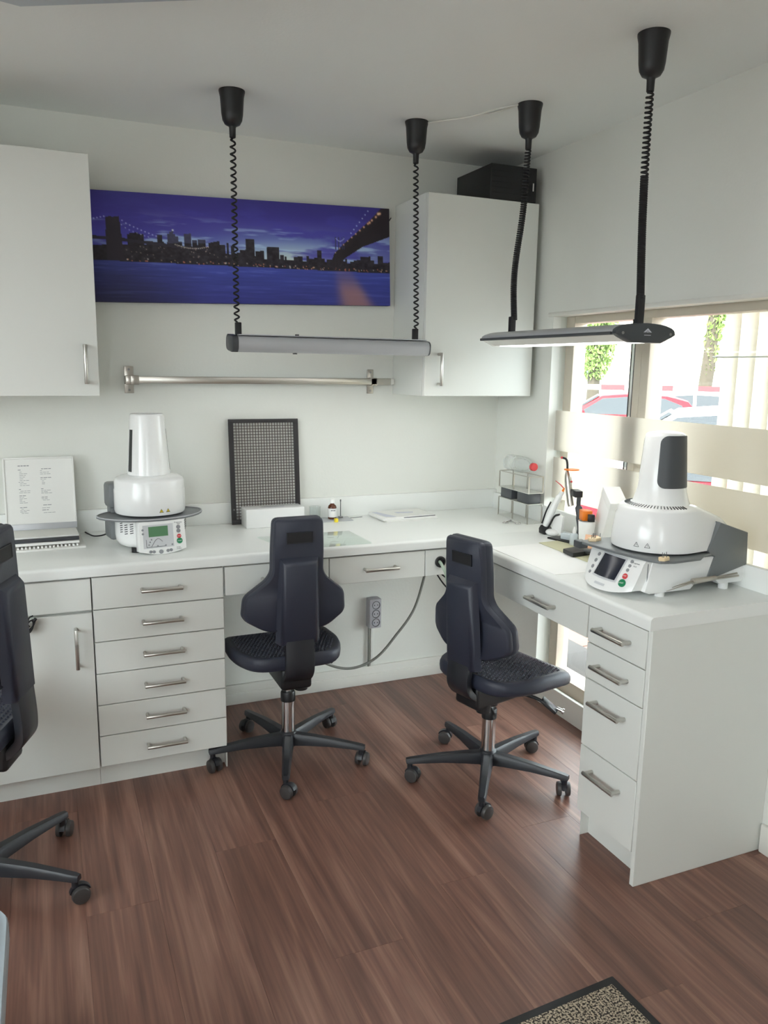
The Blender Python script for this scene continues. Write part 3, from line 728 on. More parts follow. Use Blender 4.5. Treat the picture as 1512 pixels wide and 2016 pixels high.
# unseen lamps added for brightness: pendant at the left, ceiling luminaires behind the viewer
added_lamp = thing('pendant_lamp', 'white tubular pendant lamp added out of view over the left work place', 'lamp', (-2.95, -0.5, 1.48))  # side read from the handle shadows, lamp itself unseen and added
obj('housing', trough(-3.3, -2.6, -0.5, 1.4825), 'lamp_white', added_lamp, True)
obj('tube', B().bx(-3.28, -2.62, -0.53, -0.47, 1.4745, 1.4765), 'tube_light', added_lamp, True)
for x in (-3.25, -2.65):
    cup(added_lamp, x, -0.5); obj('cord', coil((x, -0.5, ZC - 0.135), (x, -0.5, 1.51), 20, 0.0078, 0.0031), 'black_rubber', added_lamp, True)
emis('fill_light', (1.0, 1.0, 0.97), FILL_ON)  # glow of the added ceiling luminaires
for k, (x, y) in enumerate(((-2.7, -2.5), (-2.7, -4.2))):
    c4 = thing('fill_luminaire', ('first', 'second', 'third')[k] + ' square fill luminaire added unseen behind the viewer', 'lamp', (x, y, ZC - 0.06), 0, 'added fill luminaires behind the viewer')
    obj('tray', B().bx(-0.31, 0.31, -0.31, 0.31, 0.004, 0.058, 0.003), 'lamp_white', c4)
    obj('diffuser', B().bx(-0.29, 0.29, -0.29, 0.29, 0.0, 0.0045), 'fill_light', c4)

# thin white cables on the ceiling between two cups
pts = [(-0.62, -0.45, 2.256), (-0.578, -0.53, 2.25), (-0.519, -0.612, 2.249), (-0.475, -0.70, 2.254), (-0.43, -0.765, 2.256)]
one('ceiling_cable', B().tube(spline(pts, 6), 0.0028, 6), 'cable_white', 'white cable sagging along the ceiling between two lamp cups, lower strand', 'cable')
pts = [(-0.62, -0.44, 2.257), (-0.575, -0.50, 2.256), (-0.50, -0.60, 2.2565), (-0.45, -0.68, 2.257), (-0.43, -0.755, 2.257)]
one('ceiling_cable', B().tube(spline(pts, 6), 0.0024, 6), 'cable_white', 'white cable clipped flat to the ceiling between two lamp cups, upper strand', 'cable')
# ceiling light panel, only its corner in view
cl = thing('ceiling_panel_light', 'flat grey ceiling light panel cut off by the top picture edge', 'lamp', (-1.75, -1.5, 2.20))
poly = [(-1.904, -1.004), (-1.40, -1.29), (-1.62, -1.9), (-2.3, -1.75), (-2.25, -1.09)]
obj('tray', B().prism(poly, 2.202, 2.26, 'xy'), 'dark_grey', cl, True)
cxx = sum(p[0] for p in poly) / 5; cyy = sum(p[1] for p in poly) / 5
obj('diffuser', B().prism([(cxx + (p[0] - cxx) * 0.985, cyy + (p[1] - cyy) * 0.985) for p in poly], 2.199, 2.203, 'xy'), 'fixture_grey', cl, True)

# ---------------------------------------------------------------- furnaces
def tri_sign(b, M, s):
    b.prism([(-s * 0.58, 0), (s * 0.58, 0), (0, s)], -0.0004, 0, 'xz', M=M); return b

def curved_patch(radius_at, a0, a1, z0, z1, corner, t=0.0022, nz=14, na=12):
    """rounded-corner patch lying on a tapered round tower"""
    b = B(); am, ah = (a0 + a1) / 2, (a1 - a0) / 2
    def half(z):
        d = min(z - z0, z1 - z)
        if d >= corner: return ah
        r = radius_at(z); cr = corner / r
        return ah - cr * (1 - math.sqrt(max(0, 1 - (1 - d / corner) ** 2)))
    zs = [z0 + corner * (1 - math.cos(PI / 2 * k / 5)) for k in range(6)] + [z0 + corner + (z1 - z0 - 2 * corner) * k / 5 for k in range(1, 5)] + [z1 - corner * (1 - math.cos(PI / 2 * k / 5)) for k in range(5, -1, -1)]
    rows = []
    for z in zs:
        hh = half(z); rows.append([(am - hh + 2 * hh * k / na) for k in range(na + 1)])
    for inner in (0, 1):
        rings = [[((radius_at(z) + (t if not inner else -0.004)) * math.cos(a), (radius_at(z) + (t if not inner else -0.004)) * math.sin(a), z) for a in row] for z, row in zip(zs, rows)]
        b.loft(rings, False, False)
    bmesh.ops.remove_doubles(b.bm, verts=b.bm.verts, dist=1e-5)
    # close the rim
    ed = [e for e in b.bm.edges if len(e.link_faces) == 1]
    try: bmesh.ops.bridge_loops(b.bm, edges=ed)
    except Exception: pass
    return b

# -- furnace on the back worktop
F1 = thing('dental_furnace', 'white dental furnace with green display on the back worktop', 'furnace', (-1.585, -0.325, H), 9)
for x, y in ((-0.07, -0.07), (0.07, -0.07), (-0.07, 0.07), (0.07, 0.07)):
    obj('foot', B().cyl((x, y, 0), (x, y, 0.016), 0.017, seg=16), 'black_rubber', F1)
obj('base', B().lathe([(0.10, 0.014), (0.108, 0.018), (0.117, 0.032), (0.119, 0.05), (0.119, 0.108)], 48), 'furnace_white', F1)
# slot rows on both shoulders of the base
sl = B()
for side in (-1, 1):
    for c in range(3):
        for k in range(5):
            a = math.radians(-90 + side * (47 + 11 * c)); z = 0.068 + 0.0075 * k - (0 if c == 2 else 0.004 * c)
            ct = Matrix.Translation((0.1185 * math.cos(a), 0.1185 * math.sin(a), z)) @ Matrix.Rotation(a, 4, 'Z') @ Matrix.Rotation(0.25, 4, 'X')
            sl.bx(-0.002, 0.0012, -0.0065, 0.0065, -0.0014, 0.0014, M=ct)
obj('vent_slots', sl, 'slit_dark', F1, kind='stuff')
# control panel, slightly tilted
PM = Matrix.Translation((0, -0.131, 0.0)) @ Matrix.Rotation(math.radians(-7), 4, 'X')
ppoly = [(-0.077, 0.112), (0.077, 0.112), (0.079, 0.012)] + [(0.079 - 0.158 * k / 10, 0.012 - 0.014 * math.sin(PI * k / 10)) for k in range(1, 10)] + [(-0.079, 0.012)]
cp = obj('control_panel', B().prism(ppoly, -0.016, 0.03, 'xz', 0.003, M=PM), 'furnace_white', F1)
def on_panel(b): return b.xf(PM)
def flat(poly, y0=-0.0168): return on_panel(B().prism(poly, y0, -0.0155, 'xz'))
obj('panel_inlay', flat([(-0.066, 0.1), (0.036, 0.1), (0.036, 0.022), (-0.066, 0.022)]), 'panel_grey', cp)
obj('display', flat([(-0.047, 0.094), (0.018, 0.094), (0.018, 0.06), (-0.047, 0.06)], -0.0174), 'lcd_green', cp)
gl = B()
for p, q in (((-0.056, 0.052), (-0.056, 0.026)), ((-0.056, 0.026), (0.01, 0.026)), ((-0.04, 0.027), (-0.026, 0.048)), ((-0.026, 0.048), (-0.018, 0.053)), ((-0.018, 0.053), (-0.011, 0.051)), ((-0.011, 0.051), (-0.002, 0.042))):
    gl.cyl((p[0], -0.0172, p[1]), (q[0], -0.0172, q[1]), 0.0006, seg=5)
obj('curve_graphic', on_panel(gl), 'ink', cp)
for x, z, r, mt in [(-0.066, 0.085, 0.0036, 'button_grey'), (-0.066, 0.072, 0.0036, 'button_grey'), (0.054, 0.086, 0.0068, 'button_grey'), (0.054, 0.073, 0.0068, 'button_grey'), (0.055, 0.055, 0.0072, 'red'), (0.056, 0.039, 0.0098, 'green'),
                    (-0.044, 0.0105, 0.0052, 'button_grey'), (-0.033, 0.0095, 0.0052, 'button_grey'), (-0.009, 0.008, 0.007, 'button_grey'), (0.014, 0.0095, 0.0052, 'button_grey'), (0.025, 0.0105, 0.0052, 'button_grey'),
                    (-0.048, 0.034, 0.0026, 'button_grey'), (-0.044, 0.043, 0.0026, 'button_grey'), (-0.039, 0.051, 0.0026, 'button_grey'), (-0.019, 0.028, 0.0026, 'button_grey'), (0.008, 0.028, 0.003, 'button_grey'), (0.03, 0.029, 0.003, 'button_grey')]:
    obj('button', on_panel(B().cyl((x, -0.0182, z), (x, -0.0155, z), r, seg=18)), mt, cp)
TM = PM @ Matrix.Rotation(PI / 2, 4, 'X')
text('Programat', 0.0062, 'ink', cp, PM @ Matrix.Translation((0.041, -0.0171, 0.1)) @ Matrix.Rotation(PI / 2, 4, 'X'))
text('P300', 0.005, 'ink', cp, PM @ Matrix.Translation((0.05, -0.0171, 0.0945)) @ Matrix.Rotation(PI / 2, 4, 'X'))
text('STOP', 0.0046, 'paper_white', cp, PM @ Matrix.Translation((0.055, -0.0184, 0.0535)) @ Matrix.Rotation(PI / 2, 4, 'X'), align='CENTER')
text('START', 0.0052, 'paper_white', cp, PM @ Matrix.Translation((0.056, -0.0184, 0.037)) @ Matrix.Rotation(PI / 2, 4, 'X'), align='CENTER')
text('ivoclar\nvivadent', 0.0052, 'ink', cp, PM @ Matrix.Translation((0.044, -0.0171, 0.016)) @ Matrix.Rotation(PI / 2, 4, 'X'))
# cooling table: lens-shaped plate with a raised rim
def lens(hw, d0, d1, n=28):
    out = []
    for k in range(n):
        a = 2 * PI * k / n; c, s = math.cos(a), math.sin(a)
        out.append((hw * math.copysign(abs(c) ** 0.9, c), (d1 if s > 0 else d0) * math.copysign(abs(s) ** 1.15, s)))
    return out
obj('cooling_table', B().prism(lens(0.182, 0.138, 0.11), 0.112, 0.118, 'xy', 0.0015), 'furnace_grey', F1)
obj('table_rim', B().tube([(p[0], p[1], 0.1185) for p in lens(0.18, 0.136, 0.108)] + [(0.18, 0.0001, 0.1185)], 0.0022, 6), 'lamp_silver', F1)
obj('hinge_housing', B().bx(-0.129, 0.129, 0.035, 0.125, 0.025, 0.098, 0.01).bx(-0.129, 0.129, 0.04, 0.12, 0.135, 0.222, 0.012).bx(-0.12, 0.12, 0.06, 0.115, 0.09, 0.15, 0.006), 'furnace_grey', F1)
hd = obj('head', B().lathe([(0.10, 0.123), (0.116, 0.126), (0.1185, 0.134), (0.1185, 0.204), (0.1165, 0.21), (0.1165, 0.236), (0.112, 0.244), (0.098, 0.251), (0.071, 0.2555)], 64), 'furnace_white', F1)
for dx in (-0.0, 0.024):
    a = dx / 0.119; M = Matrix.Rotation(a + 0.04, 4, 'Z') @ Matrix.Translation((0, -0.1187, 0.137))
    obj('warning_sign', tri_sign(B(), M, 0.013), 'ink', hd)
    obj('warning_sign', tri_sign(B(), M @ Matrix.Translation((0, -0.0004, 0.0017)), 0.0092), 'yellow', hd)
    obj('warning_sign', B().bx(-0.0006, 0.0006, -0.0012, -0.0004, 0.003, 0.0075, M=M), 'ink', hd)
tR = lambda z: 0.0715 + (0.0565 - 0.0715) * (z - 0.258) / (0.462 - 0.258)
tw = obj('tower', B().lathe([(0.068, 0.2535), (tR(0.258), 0.257), (tR(0.455), 0.455), (0.0555, 0.460), (0.0525, 0.4625), (0.05, 0.4615)], 64), 'furnace_white', F1)
for s in (-1, 1):
    st = B(); ca_ = math.radians(-90 + (-75 if s < 0 else 90))
    st.loft([[((tR(z) + dr) * math.cos(ca_ + da), (tR(z) + dr) * math.sin(ca_ + da), z) for da, dr in ((-0.13, -0.004), (0.13, -0.004), (0.13, 0.0018), (-0.13, 0.0018))] for z in (0.268, 0.41)])
    obj('side_slit', st, 'slit_dark', tw)
pts = [(-1.69, -0.27, 0.83), (-1.73, -0.255, 0.81), (-1.78, -0.24, 0.786), (-1.82, -0.22, 0.784), (-1.86, -0.15, 0.784)]
one('power_cable', B().tube(spline([(-1.717, -0.22, 0.815), (-1.74, -0.2, 0.803), (-1.765, -0.14, 0.79), (-1.782, -0.06, 0.784), (-1.79, -0.03, 0.784)], 6), 0.0026, 8), 'black_rubber', 'thin black cable behind the furnace with green display', 'cable')

# -- furnace on the window worktop (faces -x)
F2 = thing('dental_furnace', 'large white dental furnace with dark touch screen on the window worktop', 'furnace', (-0.22, -1.345, H), -90)
for x, y in ((-0.104, -0.10), (0.104, -0.10), (-0.104, 0.14), (0.104, 0.14)):
    obj('foot', B().cyl((x, y, 0), (x, y, 0.02), 0.014, seg=16), 'furnace_white', F2)
side = [(-0.145, 0.105), (-0.168, 0.02), (-0.15, 0.012), (0.0, 0.012), (0.02, 0.032), (0.09, 0.034), (0.11, 0.018), (0.2, 0.018), (0.215, 0.04), (0.21, 0.13), (0.16, 0.13), (0.08, 0.105)]
obj('base', B().prism(side, -0.119, 0.119, 'yz', 0.004), 'furnace_white', F2)
# control panel: curved fascia leaning back
rows = []
for t in [k / 8 for k in range(9)]:
    z = 0.012 + 0.098 * t; ring = []
    for k in range(17):
        u = -1 + k / 8; bulge = (1 - abs(u) ** 2.2)
        yv = -0.152 - (0.03 + 0.042 * (1 - t) * bulge * 0.9) * (1 if t < 0.98 else 0.8) + 0.012 * t - 0.02 * (1 - t)
        zz_ = z + (0.010 * abs(u) ** 3 * (1 - t)) - 0.004 * bulge * (1 - t)
        hw = 0.115 - 0.010 * (1 - t) ** 2
        ring.append((u * hw, yv, zz_))
    rows.append(ring)
fp = B(); rings = [r + [(x, -0.12, z) for x, y, z in reversed(r)] for r in rows]
fp.loft(rings, True)
cp = obj('control_panel', fp, 'furnace_white', F2)
def pan2(x, t, off=0.0):
    """point on the panel face at local x and height share t"""
    u = x / 0.115; bulge = 1 - abs(u) ** 2.2
    y = -0.152 - (0.03 + 0.042 * (1 - t) * bulge * 0.9) + 0.012 * t - 0.02 * (1 - t)
    z = 0.012 + 0.098 * t + 0.010 * abs(u) ** 3 * (1 - t) - 0.004 * bulge * (1 - t)
    return Vector((x, y - off * 0.86, z + off * 0.5))
def decal2(xs0, xs1, t0, t1, off, n=6):
    b = B(); g = [[pan2(xs0 + (xs1 - xs0) * i / n, t0 + (t1 - t0) * j / n, off) for i in range(n + 1)] for j in range(n + 1)]
    b.loft(g, False, False); return b
def disc2(x, t, r, off):
    c = pan2(x, t, off); nrm = (pan2(x + 0.005, t) - pan2(x - 0.005, t)).cross(pan2(x, t + 0.05) - pan2(x, t - 0.05)).normalized()
    if nrm.y > 0: nrm = -nrm
    return B().cyl(c - nrm * 0.003, c + nrm * 0.0008, r, seg=18)
obj('screen_bezel', decal2(-0.052, 0.052, 0.26, 0.92, 0.0008), 'panel_grey', cp)
obj('screen', decal2(-0.046, 0.046, 0.31, 0.88, 0.0014), 'lcd_dark', cp)
obj('badge', decal2(-0.022, 0.022, 0.1, 0.16, 0.0012), 'panel_grey', cp)
for x, t, r, mt in [(-0.068, 0.80, 0.006, 'button_grey'), (-0.069, 0.62, 0.006, 'button_grey'), (-0.07, 0.44, 0.006, 'button_grey'), (-0.071, 0.28, 0.005, 'button_grey'), (0.07, 0.88, 0.005, 'button_grey'), (0.07, 0.76, 0.005, 'button_grey'), (0.07, 0.64, 0.005, 'button_grey'), (0.072, 0.47, 0.0085, 'red'), (0.073, 0.28, 0.0115, 'green')]:
    obj('button', disc2(x, t, r, 0.0006), mt, cp)
def textM(x, t, off=0.0015):
    c = pan2(x, t, off); ex = (pan2(x + 0.01, t) - pan2(x - 0.01, t)).normalized(); ey = (pan2(x, t + 0.05) - pan2(x, t - 0.05)); ey = (ey - ex * ey.dot(ex)).normalized(); ez = ex.cross(ey)
    return Matrix(((ex.x, ey.x, ez.x, c.x), (ex.y, ey.y, ez.y, c.y), (ex.z, ey.z, ez.z, c.z), (0, 0, 0, 1)))
text('Programat', 0.0062, 'ink', cp, textM(0.076, 0.84)); text('P510', 0.0055, 'ink', cp, textM(0.084, 0.75))
text('STOP', 0.005, 'paper_white', cp, textM(0.066, 0.46, 0.0025)); text('START', 0.0056, 'paper_white', cp, textM(0.0645, 0.26, 0.0025))
text('Programat', 0.0055, 'ink', cp, textM(-0.078, 0.93))
obj('seam', B().bx(0.1145, 0.1155, -0.16, -0.157, 0.03, 0.1, M=Matrix.Rotation(0, 4, 'X')), 'button_grey', F2)
# cooling table
tb = [(-0.15, -0.185), (-0.13, -0.2), (0.0, -0.188), (0.12, -0.165), (0.152, -0.15), (0.165, -0.11), (0.158, -0.01), (0.13, 0.03), (0.12, 0.08), (-0.12, 0.08), (-0.13, 0.03), (-0.155, -0.01), (-0.162, -0.11)]
ct = obj('cooling_table', B().prism(tb, 0.108, 0.116, 'xy', 0.002), 'furnace_grey', F2)
obj('table_bracket', B().bx(-0.18, -0.145, -0.195, -0.165, 0.09, 0.112, 0.003), 'dark_grey', F2)
# head: round at the front, running back to the hinge
def head_ring(z, r, back, hb, n=40):
    out = []
    cy = -0.03
    for k in range(n):
        a = 2 * PI * k / n; x, y = r * math.sin(a), -r * math.cos(a)
        if y > 0:
            t = y / r; x = math.copysign(abs(x) ** 0.6 * r ** 0.4, x); x = x * (1 - t) + math.copysign(min(abs(x), hb), x) * t if abs(x) > 1e-6 else 0
            y = back * t
        out.append((x, cy + y, z))
    return out
def tilt(ring, drop, y0=0.02, y1=0.2): return [(x, y, z - drop * max(0, min(1, (y - y0) / (y1 - y0))) ** 1.2) for x, y, z in ring]
hr = [head_ring(0.119, 0.112, 0.18, 0.10), head_ring(0.123, 0.131, 0.215, 0.107), tilt(head_ring(0.15, 0.132, 0.225, 0.107), 0.0), tilt(head_ring(0.214, 0.124, 0.225, 0.102), 0.05), tilt(head_ring(0.222, 0.119, 0.22, 0.098), 0.05), tilt(head_ring(0.236, 0.117, 0.21, 0.092), 0.06), tilt(head_ring(0.243, 0.11, 0.195, 0.082), 0.06), tilt(head_ring(0.252, 0.079, 0.10, 0.06), 0.045)]
hd = obj('head', B().loft(hr, True), 'furnace_white', F2, smooth=50)
hp = [(0.089, 0.205), (0.20, 0.168), (0.207, 0.07), (0.066, 0.036), (0.055, 0.04), (0.078, 0.104), (0.06, 0.112), (0.05, 0.125)]
for s in (-1, 1):
    obj('hinge_cover', B().prism(hp, s * 0.124, s * 0.082, 'yz', 0.004), 'furnace_grey', F2)
t2 = lambda z: (0.088 - 0.021 * (z - 0.25) / 0.07) if z < 0.3 else 0.0735 - 0.0115 * (z - 0.3) / 0.15
def T2(z): return np.interp(z, [0.248, 0.262, 0.29, 0.30, 0.45], [0.083, 0.077, 0.0695, 0.0675, 0.0565])
tw = B().lathe([(T2(0.248), 0.247), (T2(0.262), 0.262), (T2(0.29), 0.29), (T2(0.302), 0.302), (T2(0.444), 0.444), (0.0535, 0.4515), (0.046, 0.4565), (0.028, 0.459)], 64, (0, -0.026, 0))
tw = obj('tower', tw, 'furnace_white', F2)
for s in (0, PI):
    hw_ = 0.95 if s == 0 else 0.62
    p = curved_patch(lambda z: float(T2(z)), s - hw_, s + hw_, 0.300, 0.450, 0.022)
    p.xf(Matrix.Translation((0, -0.026, 0)))
    obj('side_window', p, 'dark_grey', tw)
vs = B()
for k in range(34):
    a = math.radians(-175 + 10.3 * k * 0.52); M = Matrix.Translation((0, -0.026, 0)) @ Matrix.Rotation(a, 4, 'Z') @ Matrix.Translation((0.094, 0, 0.2485)) @ Matrix.Rotation(math.radians(14), 4, 'Y')
    vs.bx(-0.0085, 0.0085, -0.0012, 0.0012, -0.001, 0.0012, M=M)
obj('vent_slits', vs, 'slit_dark', hd, kind='stuff')
for k, da in enumerate((-0.5, -0.26)):
    M = Matrix.Translation((0, -0.03, 0)) @ Matrix.Rotation(math.radians(52) + da, 4, 'Z') @ Matrix.Translation((0, -0.1318, 0.137))
    w_ = B()
    for p, q in (((-0.0075, 0), (0.0075, 0)), ((0.0075, 0), (0, 0.013)), ((0, 0.013), (-0.0075, 0)), ((0, 0.004), (0, 0.008))): w_.cyl((p[0], 0, p[1]), (q[0], 0, q[1]), 0.0006, seg=5)
    w_.xf(M); obj('warning_sign', w_, 'ink', hd)
# honeycomb firing pads with metal pins standing on the cooling table
def firing_pad(loc, rz, n, label, s=1.0):
    t = thing('firing_tray', label, 'firing tray', loc, rz)
    obj('honeycomb', B().prism([(0.022 * s * math.cos(PI / 3 * k), 0.012 * s * math.sin(PI / 3 * k)) for k in range(6)], 0, 0.009, 'xy', 0.001), 'firing_pad', t)
    r = random.Random(n)
    for k in range(n): 
        x, y = r.uniform(-0.014, 0.014) * s, r.uniform(-0.006, 0.006) * s
        obj('pin', B().cyl((x, y, 0.008), (x + r.uniform(-0.002, 0.002), y, 0.008 + r.uniform(0.011, 0.018)), 0.0008, seg=6), 'dark_grey', t)
ZT2 = H + 0.116
firing_pad((-0.352, -1.49, ZT2), 12, 3, 'cream honeycomb firing tray on the near side of the furnace table')
firing_pad((-0.372, -1.212, ZT2), 20, 7, 'cream honeycomb firing tray with many pins on the far side of the furnace table', 1.35)
# instruments lying against the furnace foot
tz = thing('tweezers', 'steel locking tweezers lying beside the large furnace', 'tweezers', (-0.22, -1.49, H))
obj('jaw', B().tube([(-0.345, -1.502, H + 0.03), (-0.29, -1.497, H + 0.037), (-0.235, -1.492, H + 0.044)], [0.001, 0.002, 0.003], 6), 'steel', tz, True)
obj('jaw', B().tube([(-0.32, -1.497, H + 0.037), (-0.29, -1.494, H + 0.041), (-0.235, -1.489, H + 0.047)], [0.001, 0.002, 0.003], 6), 'steel', tz, True)
obj('grip', B().cyl((-0.24, -1.49, H + 0.045), (-0.15, -1.484, H + 0.046), 0.009, 0.007, seg=12), 'steel', tz, True)
obj('handle', B().cyl((-0.15, -1.482, H + 0.046), (-0.06, -1.478, H + 0.05), 0.003, seg=8).cyl((-0.15, -1.486, H + 0.043), (-0.06, -1.484, H + 0.044), 0.003, seg=8), 'steel', tz, True)

# ---------------------------------------------------------------- things on the back worktop
def rotbox(cx, cy, z0, sx, sy, sz, rz, bev=0.0):
    return B().bx(-sx / 2, sx / 2, -sy / 2, sy / 2, 0, sz, bev, M=Matrix.Translation((cx, cy, z0)) @ Matrix.Rotation(math.radians(rz), 4, 'Z'))

# papers and binders under the framed sheet
one('spiral_notebook', rotbox(-1.99, -0.175, H, 0.37, 0.235, 0.007, 3, 0.001), 'paper', 'flat spiral-bound calendar at the bottom of the paper stack', 'notebook')
sp = thing('wire_binding', 'white wire comb binding lying along the paper stack', 'binding', (-1.95, -0.29, H + 0.007))
for k in range(22): obj('ring', B().bx(-0.1365 + 0.0125 * k, -0.1305 + 0.0125 * k, -0.004, 0.012, 0, 0.0065, 0.001, 1), 'paper_white', sp)
sp.rotation_euler = (0, 0, math.radians(3)); sp.location = (-1.955, -0.275, H + 0.0071)
one('document_wallet', rotbox(-1.995, -0.155, H + 0.0145, 0.345, 0.225, 0.009, 2, 0.002), 'paper_white', 'white paper sleeve in the paper stack under the dark folder', 'folder')
one('ring_folder', rotbox(-1.993, -0.15, H + 0.0240, 0.345, 0.22, 0.012, 1, 0.002), 'binder_dark', 'dark grey folder in the paper stack', 'folder')
one('loose_sheets', rotbox(-1.995, -0.145, H + 0.0365, 0.345, 0.215, 0.006, 2, 0.001), 'paper', 'loose white sheets on top of the paper stack', 'paper')
fs = thing('framed_sheet', 'white framed list of printed lines leaning on the wall', 'picture frame', (-1.936, -0.115, H + 0.043))
fs.rotation_euler = (math.radians(-13), 0, 0)
FW, FH = 0.234, 0.257
frm = B().bx(-FW / 2, FW / 2, -0.006, 0.004, 0, 0.006, 0.001).bx(-FW / 2, FW / 2, -0.006, 0.004, FH - 0.006, FH, 0.001).bx(-FW / 2, -FW / 2 + 0.006, -0.006, 0.004, 0, FH, 0.001).bx(FW / 2 - 0.006, FW / 2, -0.006, 0.004, 0, FH, 0.001)
obj('frame', frm, 'lamp_white', fs)
obj('sheet', B().bx(-FW / 2 + 0.004, FW / 2 - 0.004, -0.002, 0.002, 0.004, FH - 0.004), 'paper', fs)
obj('bottom_lip', B().bx(-FW / 2, FW / 2, -0.0065, 0.004, -0.002, 0.02, 0.001), 'lamp_silver', fs)
pr = B(); rr = random.Random(4)
def line(x, z, n, h=0.0016):
    xx = x
    for _ in range(n):
        w = rr.uniform(0.006, 0.013); pr.bx(xx, xx + w, -0.0026, -0.0019, z, z + h); xx += w + 0.002
line(-0.068, 0.226, 4, 0.003)
for z in [0.212, 0.205, 0.199, 0.193, 0.187, 0.181, 0.175, 0.169, 0.163, 0.157, 0.143, 0.137, 0.131, 0.12, 0.115, 0.11, 0.105, 0.1, 0.095, 0.078, 0.073, 0.068, 0.063, 0.058]: line(-0.068 + rr.choice([0, 0.004]), z, rr.choice([1, 2, 2, 3]), 0.0022 if z in (0.212, 0.143, 0.12, 0.078) else 0.0013)
for z in [0.214, 0.208, 0.202, 0.196, 0.182, 0.177, 0.171, 0.165, 0.16, 0.142, 0.137, 0.132, 0.127, 0.112, 0.107, 0.102, 0.084, 0.074, 0.066, 0.057]: line(0.004 + rr.choice([0, 0.004]), z, rr.choice([1, 2, 3]), 0.0022 if z in (0.214, 0.182, 0.142, 0.112, 0.084, 0.066) else 0.0013)
obj('print', pr, 'button_grey', fs)

# black grille panel leaning on the wall
gp = thing('grille_panel', 'black-framed square mesh panel leaning against the wall', 'grille', (-1.0965, -0.047, H))
gp.rotation_euler = (math.radians(-5.0), 0, 0)
gw, gh, fwid = 0.286, 0.42, 0.019
obj('frame', B().bx(-gw / 2, gw / 2, -0.004, 0.004, 0, fwid, 0.001).bx(-gw / 2, gw / 2, -0.004, 0.004, gh - fwid * 0.8, gh, 0.001).bx(-gw / 2, -gw / 2 + fwid, -0.004, 0.004, fwid, gh - fwid * 0.8).bx(gw / 2 - fwid, gw / 2, -0.004, 0.004, fwid, gh - fwid * 0.8), 'grille_dark', gp)
g = B(); nx, nz = 22, 33
for k in range(1, nx): x = -gw / 2 + fwid + (gw - 2 * fwid) * k / nx; g.bx(x - 0.0013, x + 0.0013, -0.001, 0.001, fwid, gh - fwid * 0.8)
for k in range(1, nz): z = fwid + (gh - 1.8 * fwid) * k / nz; g.bx(-gw / 2 + fwid, gw / 2 - fwid, -0.0008, 0.0012, z - 0.0013, z + 0.0013)
obj('mesh', g, 'grille_brown', gp, kind='stuff')
obj('bolt', B().cyl((-gw / 2 + 0.01, -0.006, 0.06), (-gw / 2 + 0.01, -0.004, 0.06), 0.003, seg=10), 'screw', gp)

# tissue box
tbx = thing('tissue_box', 'plain white cuboid tissue box in front of the mesh panel', 'box', (-1.088, -0.105, H))
obj('carton', B().bx(-1.205, -0.968, -0.15, -0.062, H, H + 0.076, 0.004, 3), 'furnace_white', tbx, True)
obj('slot', B().prism(rrect(0.10, 0.016, 0.0078, 4, -1.088, -0.106), H + 0.0758, H + 0.0764, 'xy'), 'button_grey', tbx, True)
# glass beaker
gb = thing('glass_beaker', 'small empty clear glass beaker next to the tissue box', 'glass', (-0.905, -0.09, H))
obj('bowl', B().lathe([(0.001, 0.003), (0.021, 0.003), (0.0225, 0.006), (0.0235, 0.062), (0.0245, 0.064), (0.0225, 0.062), (0.0212, 0.008), (0.001, 0.0045)], 28), 'tumbler', gb)
obj('base', B().lathe([(0.0222, 0.0005), (0.0225, 0.003), (0.021, 0.004)], 28), 'clear_blue', gb)
# metal plate with rod, amber bottle, yellow clip
tp = thing('instrument_plate', 'thin grey metal plate with an upright rod', 'plate', (-0.815, -0.075, H))
obj('plate', B().prism([(-0.892, -0.118), (-0.748, -0.122), (-0.742, -0.035), (-0.868, -0.03)], H, H + 0.004, 'xy', 0.001), 'lamp_silver', tp, True)
obj('rod', B().cyl((-0.783, -0.062, H + 0.004), (-0.783, -0.062, H + 0.078), 0.0017, seg=8).cyl((-0.783, -0.062, H + 0.074), (-0.783, -0.062, H + 0.082), 0.0026, seg=8), 'dark_grey', tp, True)
obj('rod_clamp', B().bx(-0.792, -0.774, -0.07, -0.054, H + 0.004, H + 0.011, 0.001), 'screw', tp, True)
ab = thing('amber_bottle', 'small amber glass bottle with white label and cap', 'bottle', (-0.823, -0.07, H + 0.0045))
obj('glass', B().lathe([(0.0005, 0), (0.0165, 0), (0.018, 0.002), (0.018, 0.048), (0.016, 0.055), (0.0085, 0.062), (0.0085, 0.071), (0.0005, 0.071)], 28), 'amber', ab)
obj('label', B().lathe([(0.0183, 0.008), (0.0184, 0.0085), (0.0184, 0.044), (0.0183, 0.0445)], 28, cap=False), 'paper_white', ab)
obj('print', B().bx(-0.012, -0.004, -0.0191, -0.0178, 0.036, 0.0385).bx(-0.002, 0.007, -0.0193, -0.0182, 0.0355, 0.038), 'ink', ab)
obj('cap', B().lathe([(0.0105, 0.066), (0.0105, 0.082), (0.0095, 0.084), (0.0005, 0.084)], 20), 'paper_white', ab)
one('yellow_clip', rotbox(-0.826, -0.128, H, 0.014, 0.014, 0.016, 8, 0.002), 'yellow', 'small yellow block in front of the amber bottle', 'clip')
one('dental_probe', B().cyl((-0.742, -0.07, H + 0.0025), (-0.685, -0.062, H + 0.0025), 0.0013, seg=6), 'screw', 'thin metal probe lying beside the instrument plate', 'probe')
# glass sheet
one('glass_sheet', B().prism([(-1.206, -0.325), (-1.148, -0.548), (-0.84, -0.55), (-0.846, -0.33)], H + 0.0003, H + 0.0053, 'xy', 0.0006), 'glass_sheet', 'greenish glass sheet lying on the back worktop', 'glass sheet')
